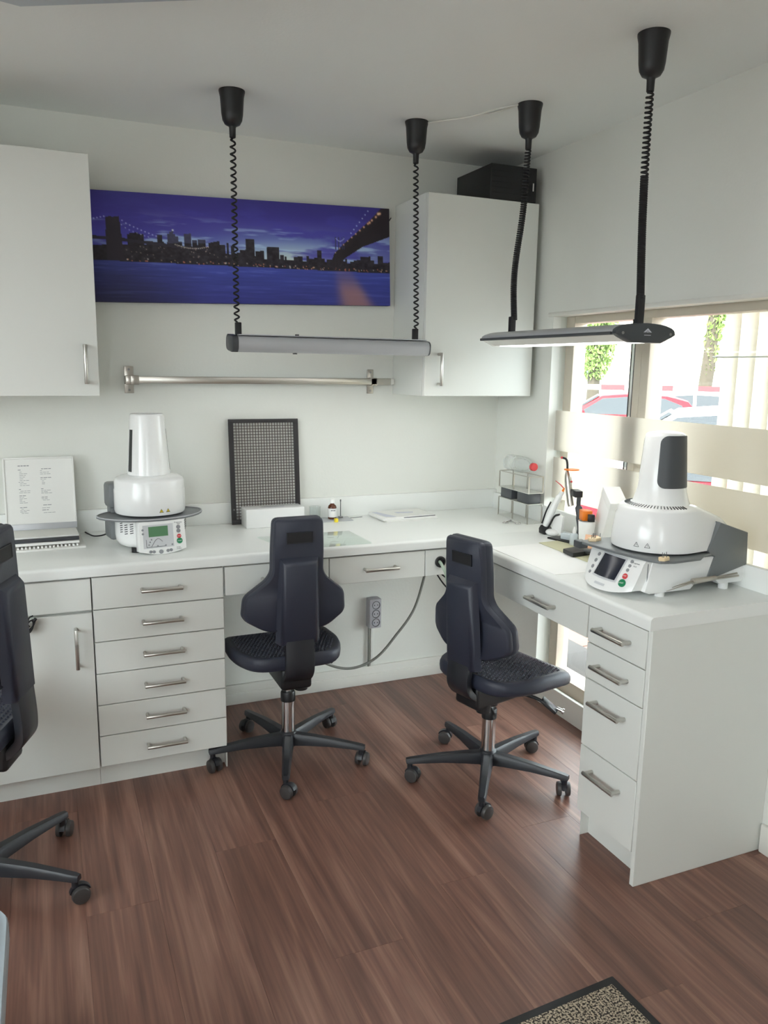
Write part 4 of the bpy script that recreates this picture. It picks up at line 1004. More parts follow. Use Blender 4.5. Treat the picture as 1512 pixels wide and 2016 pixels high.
# magazines
one('magazine', rotbox(-0.515, -0.115, H, 0.245, 0.165, 0.007, 3, 0.001), 'paper', 'thick white magazine at the bottom of the pile', 'magazine')
one('magazine', rotbox(-0.522, -0.118, H + 0.0072, 0.25, 0.16, 0.005, 1, 0.001), 'paper_white', 'white magazine in the middle of the pile', 'magazine')
mg = thing('magazine', 'top magazine of the pile with a lilac photo cover', 'magazine', (-0.525, -0.116, H + 0.0124), 4)
obj('pages', B().bx(-0.12, 0.12, -0.076, 0.076, 0, 0.006, 0.001), 'paper_white', mg)
obj('cover', B().bx(-0.119, 0.119, -0.0755, 0.0755, 0.0061, 0.0066), 'paper', mg)
obj('cover_photo', B().prism([(-0.105, -0.06), (-0.06, -0.07), (-0.09, 0.06), (-0.115, 0.06)], 0.0067, 0.007, 'xy').prism([(-0.02, 0.0), (0.05, -0.01), (0.06, 0.01), (-0.02, 0.03)], 0.0067, 0.007, 'xy'), 'paper_bluish', mg)
obj('spine', B().bx(-0.03, 0.121, -0.0772, -0.0758, 0.0005, 0.003), 'ink', mg)

# ---------------------------------------------------------------- things in the corner by the window
rk = thing('wire_rack', 'small two-tier chrome and clear shelf rack in the corner', 'rack', (-0.055, -0.305, H))
RX0, RX1, RY0, RY1 = -0.094, -0.026, -0.424, -0.194
def tier(z0, z1, plates):
    for x in (RX0, RX1):
        for y in (RY0, RY1, (RY0 + RY1) / 2): obj('post', B().bx(x - 0.002, x + 0.002, y - 0.002, y + 0.002, z0, z1), 'steel', rk, True)
    for z in plates: obj('shelf', B().bx(RX0 - 0.002, RX1 + 0.002, RY0 - 0.002, RY1 + 0.002, z, z + 0.003, 0.0008, 1), 'acrylic', rk, True)
    for x in (RX0, RX1): obj('rail', B().cyl((x, RY0, z1), (x, RY1, z1), 0.002, seg=6), 'steel', rk, True)
    for y in (RY0, RY1): obj('rail', B().cyl((RX0, y, z1), (RX1, y, z1), 0.002, seg=6), 'steel', rk, True)
tier(H, H + 0.082, [H + 0.001, H + 0.080])
tier(H + 0.126, H + 0.196, [H + 0.126])
obj('post', B().bx(RX1 - 0.002, RX1 + 0.002, -0.311, -0.307, H + 0.08, H + 0.128), 'steel', rk, True)
one('storage_box', B().bx(-0.092, -0.032, -0.290, -0.205, H + 0.0835, H + 0.1255, 0.002), 'dark_grey', 'black box on the rack, the one nearer the corner', 'box')
one('storage_box', B().bx(-0.092, -0.032, -0.420, -0.335, H + 0.0835, H + 0.1255, 0.002), 'dark_grey', 'black box on the rack, the one nearer the window tools', 'box')
pb = thing('plastic_bottle', 'clear plastic bottle with red cap lying on the rack', 'bottle', (-0.058, -0.30, H + 0.198))
prof = [(0.001, 0.0), (0.028, 0.0), (0.034, 0.006), (0.035, 0.03), (0.033, 0.036), (0.035, 0.042), (0.035, 0.075), (0.033, 0.08), (0.035, 0.086), (0.0345, 0.11), (0.026, 0.15), (0.0145, 0.175), (0.0135, 0.19), (0.001, 0.19)]
bt = B().lathe(prof, 28); bt.xf(Matrix.Translation((0, 0.095, 0.036)) @ Matrix.Rotation(PI / 2, 4, 'X')); obj('body', bt, 'pet_plastic', pb)
bt = B().lathe([(0.0155, 0.183), (0.0165, 0.185), (0.0165, 0.198), (0.0155, 0.2), (0.0005, 0.2)], 24); bt.xf(Matrix.Translation((0, 0.095, 0.036)) @ Matrix.Rotation(PI / 2, 4, 'X')); obj('cap', bt, 'red', pb)
# scissors
sc = thing('scissors', 'steel scissors lying on the worktop in front of the rack', 'scissors', (-0.13, -0.37, H))
for cx, cy in ((-0.168, -0.376), (-0.128, -0.408)):
    ring = [(cx + 0.012 * math.cos(a), cy + 0.009 * math.sin(a), H + 0.003) for a in [2 * PI * k / 16 for k in range(17)]]
    obj('loop', B().tube(ring, 0.002, 6), 'chrome', sc, True)
obj('blade', B().tube([(-0.16, -0.367, H + 0.003), (-0.128, -0.352, H + 0.004), (-0.1, -0.318, H + 0.004)], [0.002, 0.003, 0.0008], 6), 'chrome', sc, True)
obj('blade', B().tube([(-0.13, -0.398, H + 0.003), (-0.127, -0.352, H + 0.006), (-0.105, -0.312, H + 0.005)], [0.002, 0.003, 0.0008], 6), 'chrome', sc, True)
# curing light, white
cu_ = thing('curing_light', 'white pen-shaped curing light on a black and white cradle', 'curing light', (-0.12, -0.61, H))
obj('cradle', B().prism([(-0.59, 0.002), (-0.625, 0.0), (-0.628, 0.018), (-0.612, 0.03), (-0.6, 0.035), (-0.588, 0.02)], -0.15, -0.11, 'yz', 0.003, M=Matrix.Translation((0, 0, H))), 'black_plastic', cu_, True)
obj('cradle_arm', B().tube(spline([(-0.128, -0.615, H + 0.02), (-0.125, -0.628, H + 0.04), (-0.118, -0.645, H + 0.075), (-0.112, -0.668, H + 0.085)], 5), 0.004, 6), 'black_plastic', cu_, True)
obj('foot', B().sph((-0.125, -0.645, H + 0.012), 0.03, (0.8, 1.1, 0.42)), 'furnace_white', cu_, True)
obj('back_plate', B().loft([[(-0.118, -0.625, H + 0.012), (-0.118, -0.69, H + 0.012), (-0.108, -0.69, H + 0.012), (-0.108, -0.625, H + 0.012)], [(-0.113, -0.648, H + 0.085), (-0.113, -0.69, H + 0.08), (-0.105, -0.69, H + 0.08), (-0.105, -0.648, H + 0.085)]]), 'furnace_white', cu_, True)
obj('handpiece', B().tube(spline([(-0.13, -0.60, H + 0.025), (-0.126, -0.622, H + 0.07), (-0.12, -0.645, H + 0.12), (-0.112, -0.665, H + 0.16), (-0.108, -0.674, H + 0.177)], 5), [0.012] * 4 + [0.0135] * 6 + [0.0125] * 5 + [0.009] * 5 + [0.006], 14), 'furnace_white', cu_, True)
obj('stripe', B().tube(spline([(-0.141, -0.597, H + 0.04), (-0.138, -0.616, H + 0.09), (-0.131, -0.634, H + 0.13)], 5), 0.0035, 6), 'black_plastic', cu_, True)
obj('tip', B().tube([(-0.108, -0.674, H + 0.176), (-0.106, -0.68, H + 0.19)], [0.005, 0.003], 8), 'orange', cu_, True)
obj('light_guide', B().tube([(-0.106, -0.68, H + 0.187), (-0.11, -0.66, H + 0.2), (-0.116, -0.635, H + 0.212)], [0.0025, 0.002, 0.0012], 8), 'red', cu_, True)
# metal torch on a black stand
mt_ = thing('curing_torch', 'metal pen torch with orange shield clamped in a black stand', 'curing light', (-0.12, -0.72, H))
obj('base', B().prism([(-0.178, -0.69), (-0.155, -0.795), (-0.08, -0.805), (-0.08, -0.715), (-0.115, -0.684)], H, H + 0.007, 'xy', 0.002), 'black_plastic', mt_, True)
obj('column', B().tube(spline([(-0.098, -0.785, H + 0.006), (-0.095, -0.785, H + 0.05), (-0.095, -0.77, H + 0.10), (-0.098, -0.762, H + 0.135), (-0.1, -0.765, H + 0.168)], 5), [0.018] * 5 + [0.0165] * 5 + [0.0135] * 5 + [0.008] * 6, 10), 'dark_grey', mt_, True)
obj('clamp', B().bx(-0.03, 0.03, -0.015, 0.015, -0.012, 0.012, 0.003, M=Matrix.Translation((-0.11, -0.762, H + 0.182)) @ Matrix.Rotation(math.radians(70), 4, 'Z')), 'black_plastic', mt_, True)
obj('barrel', B().tube([(-0.113, -0.738, H + 0.13), (-0.114, -0.734, H + 0.14), (-0.116, -0.725, H + 0.18), (-0.118, -0.717, H + 0.225), (-0.119, -0.714, H + 0.245), (-0.12, -0.712, H + 0.262)], [0.0115, 0.0125, 0.0125, 0.0135, 0.011, 0.005], 16), 'steel', mt_, True)
obj('rod', B().tube(spline([(-0.12, -0.712, H + 0.26), (-0.12, -0.71, H + 0.285), (-0.122, -0.704, H + 0.302), (-0.128, -0.692, H + 0.307)], 5), 0.0042, 8), 'black_plastic', mt_, True)
obj('tip', B().sph((-0.13, -0.688, H + 0.307), 0.005), 'red', mt_, True)
obj('shield', B().cyl((-0.118, -0.735, H + 0.2655), (-0.118, -0.735, H + 0.2685), 0.028, seg=24), 'orange', mt_, True)
obj('button', B().sph((-0.117, -0.737, H + 0.222), 0.004), 'red', mt_, True)
one('clear_case', rotbox(-0.13, -0.755, H + 0.0075, 0.03, 0.05, 0.022, 20, 0.002), 'clear_blue', 'small clear bluish plastic case on the torch stand base', 'case')
# dropper bottle
db = thing('dropper_bottle', 'small translucent dropper bottle beside the torch stand', 'bottle', (-0.15, -0.815, H))
obj('body', B().lathe([(0.001, 0), (0.014, 0), (0.0155, 0.002), (0.0155, 0.036), (0.013, 0.042), (0.006, 0.045), (0.001, 0.045)], 24), 'clear_blue', db)
obj('nozzle', B().lathe([(0.006, 0.045), (0.0055, 0.054), (0.002, 0.068), (0.0005, 0.068)], 16), 'paper_white', db)
# carton, orange block, cup, peach card
ct_ = thing('dispenser_carton', 'tall white carton leaning towards the window behind the torch', 'box', (-0.075, -0.96, H))
Mc = Matrix.Translation((-0.062, -0.872, H + 0.024)) @ Matrix.Rotation(math.radians(-20), 4, 'Z') @ Matrix.Rotation(math.radians(27), 4, 'X')
obj('carton', B().bx(-0.03, 0.03, -0.05, 0.05, 0.0, 0.2, 0.002, M=Mc), 'paper_white', ct_, True)
obj('lid', B().bx(-0.031, 0.031, -0.051, 0.051, 0.17, 0.203, 0.002, M=Mc), 'paper_white', ct_, True)
one('orange_block', rotbox(-0.132, -0.852, H + 0.0995, 0.035, 0.045, 0.036, -20, 0.002), 'orange', 'orange filter block on the white cup beside the carton', 'block')
one('dark_clip', rotbox(-0.135, -0.888, H + 0.0995, 0.024, 0.02, 0.026, -30, 0.003), 'black_plastic', 'dark plastic clip beside the orange block', 'clip')
one('white_cup', B().lathe([(0.001, 0), (0.024, 0), (0.03, 0.097), (0.0315, 0.0985), (0.029, 0.0985), (0.0235, 0.004), (0.001, 0.004)], 28, (-0.134, -0.864, H)), 'paper_white', 'white plastic cup behind the dropper bottle', 'cup')
one('peach_card', B().bx(-0.022, 0.022, -0.0008, 0.0008, 0, 0.06, M=Matrix.Translation((-0.16, -0.92, H + 0.001)) @ Matrix.Rotation(math.radians(-50), 4, 'Z') @ Matrix.Rotation(math.radians(-28), 4, 'X')), 'peach', 'peach-coloured card leaning against the carton', 'card')
# paper sheet, mats, black rest
one('paper_sheet', B().prism([(-0.466, -0.752), (-0.468, -1.152), (-0.288, -1.17), (-0.262, -0.756)], H + 0.0004, H + 0.0014, 'xy'), 'paper_white', 'large blank white sheet on the window worktop', 'paper')
one('cutting_mat', B().prism([(-0.253, -0.745), (-0.272, -1.12), (-0.125, -1.11), (-0.13, -0.735)], H + 0.0004, H + 0.002, 'xy'), 'tag_yellowish', 'pale yellowish mat beside the white sheet', 'mat')
br = thing('tray_rest', 'black flat tray rest hooked to the large furnace', 'tray rest', (-0.22, -0.935, H + 0.002))
obj('pad', B().prism([(-0.268, -0.915), (-0.278, -0.985), (-0.183, -0.975), (-0.175, -0.895)], H + 0.0022, H + 0.018, 'xy', 0.003), 'black_plastic', br, True)
obj('arm', B().tube([(-0.21, -0.96, H + 0.014), (-0.23, -1.03, H + 0.03), (-0.275, -1.10, H + 0.07), (-0.345, -1.165, H + 0.098)], 0.009, 8), 'dark_grey', br, True)

# ---------------------------------------------------------------- sockets, hoses, cables
so = thing('socket_block', 'grey triple socket block on the wall under the long worktop', 'socket', (-0.61, -0.02, 0.27))
obj('housing', B().bx(-0.638, -0.582, -0.046, 0, 0.272, 0.405, 0.004), 'socket_grey', so, True)
for z in (0.378, 0.338, 0.298):
    ro = B().lathe([(0.0185, 0.0), (0.0185, 0.0015), (0.0165, 0.0015), (0.0155, -0.004), (0.0005, -0.004)], 24, cap=False); ro.xf(Matrix.Translation((-0.608, -0.0462, z)) @ Matrix.Rotation(PI / 2, 4, 'X'))
    s_ = obj('outlet', ro, 'socket_dark', so, True)
    for dx in (-0.0075, 0.0075): obj('pin_hole', B().cyl((-0.608 + dx, -0.0475, z), (-0.608 + dx, -0.044, z), 0.0022, seg=8), 'black_plastic', s_, True)
obj('supply_cable', B().cyl((-0.628, -0.012, 0.275), (-0.628, -0.012, 0.085), 0.0045, seg=8), 'cable_grey', so, True)
obj('conduit', B().bx(-0.617, -0.600, -0.012, 0, 0.085, 0.273, 0.002), 'wall_paint', so, True)
hs = [(-0.43, -0.2, 0.636), (-0.452, -0.2, 0.53), (-0.497, -0.2, 0.392), (-0.578, -0.2, 0.287), (-0.67, -0.2, 0.197), (-0.785, -0.2, 0.166), (-0.90, -0.2, 0.206), (-1.02, -0.2, 0.30), (-1.1, -0.2, 0.48), (-1.12, -0.2, 0.634)]
one('suction_hose', B().tube(spline(hs, 8), 0.0055, 10), 'cable_grey', 'long grey hose sagging under the back worktop', 'hose')
gh_ = thing('air_hose', 'pale green air hose with black coupling hanging from the worktop front', 'hose', (-0.551, -0.58, 0.47))
obj('hose', B().tube(spline([(-0.557, -0.535, 0.688), (-0.563, -0.565, 0.686), (-0.560, -0.588, 0.665), (-0.552, -0.592, 0.64), (-0.545, -0.592, 0.59), (-0.547, -0.592, 0.557)], 7), 0.0058, 10), 'hose_green', gh_, True)
obj('fitting', B().cyl((-0.547, -0.592, 0.556), (-0.549, -0.592, 0.53), 0.0035, seg=10).cyl((-0.549, -0.592, 0.538), (-0.549, -0.592, 0.528), 0.0075, seg=12), 'chrome', gh_, True)
obj('coupling', B().cyl((-0.549, -0.592, 0.529), (-0.55, -0.592, 0.505), 0.0092, 0.0085, seg=14).cyl((-0.55, -0.592, 0.505), (-0.551, -0.592, 0.488), 0.006, 0.004, seg=12), 'black_plastic', gh_, True)
obj('lever', B().sph((-0.537, -0.592, 0.557), 0.0045, (1.4, 1, 0.8)), 'chrome', gh_, True)
for k, dz_ in enumerate((0.0, -0.035)):
    one('desk_cable', B().tube(spline([(-0.52, -0.42, 0.632 + dz_ * 0.2), (-0.49, -0.47, 0.60 + dz_), (-0.45, -0.52, 0.565 + dz_), (-0.40, -0.53, 0.56 + dz_), (-0.34, -0.5, 0.632)], 6), 0.003, 8), 'black_rubber', ('upper' if k == 0 else 'lower') + ' of two black cables looped under the worktop corner', 'cable')
# bundled cable hanging over the cabinet door
cbd = thing('cable_bundle', 'coiled black cable bundle hanging from the tall door', 'cable', (-1.985, -0.57, 0.59))
obj('lead', B().tube(spline([(-1.975, -0.549, 0.634), (-1.985, -0.562, 0.632), (-1.99, -0.566, 0.615), (-1.985, -0.568, 0.605)], 5), 0.0025, 6), 'black_rubber', cbd, True)
for k in range(4):
    an_ = math.radians(52 + 6 * k); ring = [(-1.985 + 0.021 * math.cos(t) * math.cos(an_) - 0.009 * math.sin(t) * math.sin(an_), -0.556 - 0.005 * k, 0.606 + 0.021 * math.cos(t) * math.sin(an_) + 0.009 * math.sin(t) * math.cos(an_)) for t in [2 * PI * j / 18 for j in range(19)]]
    obj('loop', B().tube(ring, 0.0026, 6), 'black_rubber', cbd, True)
obj('plug', B().cyl((-1.972, -0.567, 0.622), (-1.966, -0.567, 0.63), 0.005, seg=10), 'black_rubber', cbd, True)

# ---------------------------------------------------------------- chairs
def rounded(poly, r, n=4):
    out = []
    N = len(poly)
    for i in range(N):
        p0, p, p1 = Vector(poly[i - 1]), Vector(poly[i]), Vector(poly[(i + 1) % N]); a, c = (p0 - p), (p1 - p)
        rr_ = r[i] if hasattr(r, '__len__') else r
        d = min(rr_, a.length * 0.45, c.length * 0.45); A, C = p + a.normalized() * d, p + c.normalized() * d
        for k in range(n + 1):
            t = k / n; out.append(tuple(A * (1 - t) ** 2 + p * 2 * t * (1 - t) + C * t * t))
    return out

def chair(loc, rz, label, hs_, hb, star, lean=0.06, fwd=0.09, sf=0.0):
    t = thing('work_chair', label, 'chair', (*loc, 0), rz, 'black five-star work chairs')
    zb = hs_ - 0.055
    # five-star base
    obj('hub', B().lathe([(0.02, 0.05), (0.032, 0.052), (0.036, 0.062), (0.034, 0.092), (0.027, 0.104), (0.024, 0.106)], 24), 'base_plastic', t)
    for k in range(5):
        a = math.radians(star - rz + 72 * k); R = Matrix.Rotation(a, 4, 'Z')
        rings = []
        for x, hw, z0, z1 in ((0.02, 0.021, 0.056, 0.099), (0.08, 0.019, 0.062, 0.098), (0.16, 0.0165, 0.067, 0.095), (0.235, 0.0145, 0.067, 0.088), (0.275, 0.0135, 0.066, 0.084), (0.288, 0.010, 0.066, 0.082)):
            sc2 = [(-1, 0), (-0.92, 0.75), (-0.6, 1), (0.6, 1), (0.92, 0.75), (1, 0)]
            rings.append([R @ Vector((x, hw * p[0], z0 + (z1 - z0) * p[1])) for p in sc2])
        arm = obj('star_leg', B().loft(rings), 'base_plastic', t)
        ca = random.Random(k + int(star)).uniform(-60, 60); CM = R @ Matrix.Translation((0.275, 0, 0)) @ Matrix.Rotation(math.radians(ca + 90), 4, 'Z')
        obj('caster_stem', B().cyl((0, 0, 0.046), (0, 0, 0.072), 0.0095, seg=12).xf(R @ Matrix.Translation((0.275, 0, 0))), 'base_plastic', arm)
        c2 = B()
        for s in (-1, 1): c2.cyl((0.012, s * 0.008, 0.0252), (0.012, s * 0.022, 0.0252), 0.025, 0.0225, seg=24, bev=0.003)
        c2.xf(CM); obj('caster_wheel', c2, 'caster_grey', arm)
        cv = B(); pr_ = [(0.012 + 0.028 * math.cos(b_), 0.0255 + 0.028 * math.sin(b_)) for b_ in [math.radians(d) for d in range(20, 171, 15)]]
        cv.prism(pr_, -0.0075, 0.0075, 'xz'); cv.xf(CM); obj('caster_hood', cv, 'base_plastic', arm)
    # column
    obj('column_tube', B().lathe([(0.0235, 0.09), (0.0235, 0.225), (0.021, 0.228)], 28), 'chrome', t)
    obj('collar', B().lathe([(0.026, 0.222), (0.0265, 0.226), (0.0265, 0.252), (0.024, 0.257), (0.0145, 0.258)], 28), 'black_plastic', t)
    obj('gas_lift', B().cyl((0, 0, 0.25), (0, 0, hs_ - 0.12), 0.0135, seg=20), 'chrome', t)
    # mechanism
    obj('mechanism', B().bx(-0.055, 0.055, -0.115, 0.10, hs_ - 0.13, zb + 0.004, 0.012, 3).cyl((0, 0, hs_ - 0.148), (0, 0, hs_ - 0.12), 0.028, seg=20), 'black_plastic', t)
    lv = obj('lever', B().tube([(0.05, 0.06, hs_ - 0.10), (0.12, 0.09, hs_ - 0.105), (0.16, 0.1, hs_ - 0.112)], 0.006, 8), 'black_plastic', t)
    obj('paddle', B().bx(-0.032, 0.032, -0.02, 0.02, -0.006, 0.006, 0.004, M=Matrix.Translation((0.175, 0.105, hs_ - 0.118)) @ Matrix.Rotation(0.5, 4, 'Z') @ Matrix.Rotation(0.6, 4, 'Y')), 'black_plastic', lv)
    obj('knob', B().cyl((0.195, 0.12, hs_ - 0.125), (0.215, 0.128, hs_ - 0.13), 0.006, seg=10).cyl((0.213, 0.127, hs_ - 0.13), (0.219, 0.13, hs_ - 0.131), 0.0095, seg=14), 'chrome', lv)
    obj('tension_knob', B().cyl((0.03, -0.06, hs_ - 0.15), (0.03, -0.06, hs_ - 0.12), 0.024, 0.026, seg=18), 'black_plastic', t)
    # seat
    out = rounded([(-0.20, 0.21), (0.20, 0.21), (0.205, 0.0), (0.15, -0.125), (-0.15, -0.125), (-0.205, 0.0)], [0.06, 0.06, 0.08, 0.11, 0.11, 0.08], 6)
    def fall(y): return 0.022 * max(0, (y - 0.10) / 0.11) ** 2
    rings = [[(p[0] * s, p[1] * s + sf, hs_ + dz_ - fall(p[1] * s) * (1 if dz_ > -0.03 else 0.8)) for p in out] for s, dz_ in ((0.86, -0.052), (0.955, -0.05), (0.99, -0.042), (1.0, -0.03), (0.995, -0.016), (0.97, -0.006), (0.93, -0.001), (0.88, -0.002), (0.84, -0.004))]
    st = B().loft(rings, True)
    seat = obj('seat', st, 'pu_black', t, smooth=50)
    # studded top: small pyramids inside the rim
    sd = B(); sp_ = 0.0142; poly = [(p[0] * 0.86, p[1] * 0.86) for p in out]
    def inside(x, y):
        c = False; n = len(poly)
        for i in range(n):
            x1, y1 = poly[i]; x2, y2 = poly[i - 1]
            if (y1 > y) != (y2 > y) and x < (x2 - x1) * (y - y1) / (y2 - y1) + x1: c = not c
        return c
    for i in range(-14, 15):
        for j in range(-14, 15):
            x, y = (i + 0.5 * (j % 2)) * sp_, j * sp_
            if inside(x, y):
                z = hs_ - 0.0045 - fall(y) * 1.0; h_ = 0.0055
                v = [sd.bm.verts.new((x + 0.0058 * math.cos(q), y + sf + 0.0058 * math.sin(q), z)) for q in (0, PI / 2, PI, 1.5 * PI)] + [sd.bm.verts.new((x, y + sf, z + h_))]
                for q in range(4): sd.bm.faces.new((v[q], v[(q + 1) % 4], v[4]))
    obj('studs', sd, 'pu_black', seat, smooth=0, kind='stuff')
    # backrest: T shape, two layers, spine ridge and bracket
    zt = hb; zl = hb - 0.40
    half = [(0.084, 0.40), (0.089, 0.30), (0.089, 0.215), (0.104, 0.188), (0.168, 0.135), (0.177, 0.118), (0.182, 0.062), (0.172, 0.045), (0.105, 0.006)]
    ol = [(x, z) for x, z in half] + [(-x, z) for x, z in reversed(half)]
    rad = [0.02, 0.03, 0.045, 0.03, 0.012, 0.012, 0.016, 0.03, 0.03]; rad = rad + list(reversed(rad))
    ol = rounded(ol, rad, 4)
    def bend(b):
        for v in b.bm.verts:
            v.co.y += fwd + sf + 1.0 * v.co.x ** 2 - lean * (v.co.z - zl)
        return b
    lay = lambda s, y: [(x * s, y, zl + 0.2 + (z - 0.2) * (1 - (1 - s) * 0.5)) for x, z in ol]
    bs = obj('back_shell', bend(B().loft([lay(0.93, -0.226), lay(0.975, -0.222), lay(0.995, -0.213), lay(0.985, -0.205)])), 'pu_black', t, smooth=45)
    obj('back_pad', bend(B().loft([lay(0.985, -0.2045), lay(1.005, -0.199), lay(1.005, -0.184), lay(0.97, -0.174), lay(0.88, -0.169)])), 'pu_black', t, smooth=45)
    def quadlay(top, bt_, y, z0, z1): return [(-bt_, y, z0), (bt_, y, z0), (top, y, z1), (-top, y, z1)]
    spn = B().loft([quadlay(0.068, 0.078, -0.222, zl - 0.03, zl + 0.268), quadlay(0.06, 0.068, -0.236, zl - 0.034, zl + 0.258), quadlay(0.054, 0.06, -0.246, zl - 0.034, zl + 0.248), quadlay(0.048, 0.052, -0.249, zl - 0.03, zl + 0.24)])
    obj('spine_ridge', bend(spn), 'pu_black', bs, smooth=60)
    rc = B().bx(-0.043, 0.043, -0.2275, -0.224, zl + 0.318, zl + 0.352)
    obj('grip_slot', bend(rc), 'black_rubber', bs)
    rb = B()
    for x0, x1, z0, z1 in ((-0.045, 0.045, 0.316, 0.3185), (-0.045, 0.045, 0.3515, 0.354), (-0.045, -0.0425, 0.316, 0.354), (0.0425, 0.045, 0.316, 0.354)): rb.bx(x0, x1, -0.2285, -0.224, zl + z0, zl + z1)
    obj('slot_rim', bend(rb), 'base_plastic', bs)
    by = -0.236 + fwd + sf
    path = spline([(0, by + 0.006, zl + 0.03), (0, by + 0.002, zl - 0.02), (0, by - 0.004, hs_ - 0.02), (0, by + 0.005, hs_ - 0.06), (0, by + 0.045, hs_ - 0.092), (0, by + 0.11, hs_ - 0.1)], 6)
    rings = []
    for i, p in enumerate(path):
        d = (path[min(i + 1, len(path) - 1)] - path[max(i - 1, 0)]).normalized(); nn = Vector((0, d.z, -d.y))
        rings.append([p + Vector((sx * 0.05, 0, 0)) + nn * s2 for sx, s2 in ((-1, -0.009), (-0.94, -0.013), (0.94, -0.013), (1, -0.009), (1, 0.009), (0.94, 0.011), (-0.94, 0.011), (-1, 0.009))])
    obj('back_bracket', B().loft(rings), 'base_plastic', t)
    return t
chair((-1.154, -0.536), 0, 'black work chair pushed in at the back worktop, its back to the viewer', 0.435, 0.918, 36)
chair((-0.546, -0.926), -76, 'black work chair turned towards the window worktop', 0.42, 0.874, 20)
chair((-2.135, -0.955), 70, 'black work chair cut off by the left picture edge', 0.50, 1.00, -32, -0.03)

# ---------------------------------------------------------------- floor things at the picture edge
dm = thing('doormat', 'flecked beige and brown doormat with dark rubber border', 'mat', (-1.04, -2.09, 0), 3.2)
obj('border', B().bx(-0.305, 0.305, -0.22, 0.22, 0, 0.006, 0.003), 'black_rubber', dm)
obj('pile', B().bx(-0.283, 0.283, -0.198, 0.198, 0.004, 0.0095, 0.002), 'mat_flecks', dm)
bn = thing('storage_box', 'grey plastic box with lid at the lower left picture edge', 'box', (-2.2, -1.86, 0))
obj('tub', B().loft([[(p[0] * s, p[1] * s, z) for p in rrect(0.34, 0.44, 0.05)] for s, z in ((0.82, 0.0), (0.84, 0.006), (0.96, 0.36))]), 'bin_grey', bn)
obj('lid', B().loft([[(p[0] * s, p[1] * s, z) for p in rrect(0.36, 0.46, 0.055)] for s, z in ((0.98, 0.355), (1.0, 0.36), (1.0, 0.392), (0.985, 0.4), (0.9, 0.4))]), 'bin_grey', bn)
obj('lid_panel', B().loft([[(p[0] * s, p[1] * s, z) for p in rrect(0.33, 0.43, 0.05)] for s, z in ((0.96, 0.398), (0.95, 0.41), (0.92, 0.413))]), 'bin_grey', bn)

# ---------------------------------------------------------------- outside
GZ = -0.52
struct('street', B().bx(-60, 70, -60, 60, GZ - 0.2, GZ), 'asphalt', 'sunlit grey street and car park outside')
pv = struct('pavement', B().bx(0.3, 1.9, -2.2, 2.2, GZ - 0.1, -0.042), 'grout', 'raised tiled pavement outside the window')
tmesh = {}
for i in range(5):
    for j in range(14):
        x, y = 0.31 + 0.3 * i, -2.0 + 0.3 * j
        k = 'terracotta' if (i + 0) in (1, 2, 3, 4) else 'pale_tile'
        if k not in tmesh:
            tmesh[k] = mesh('paving_tile', B().bx(0.004, 0.296, 0.004, 0.296, 0, 0.02, 0.002, 1)); tmesh[k].materials.append(MATS[k])
        o = bpy.data.objects.new('paving_tile', tmesh[k]); COL.objects.link(o); o.parent = pv; o.location = (x, y, -0.042)
one('outdoor_doormat', B().bx(0.36, 0.62, -0.32, 0.5, -0.0215, -0.01, 0.003), 'outdoor_mat', 'grey doormat on the pavement outside the window', 'mat')

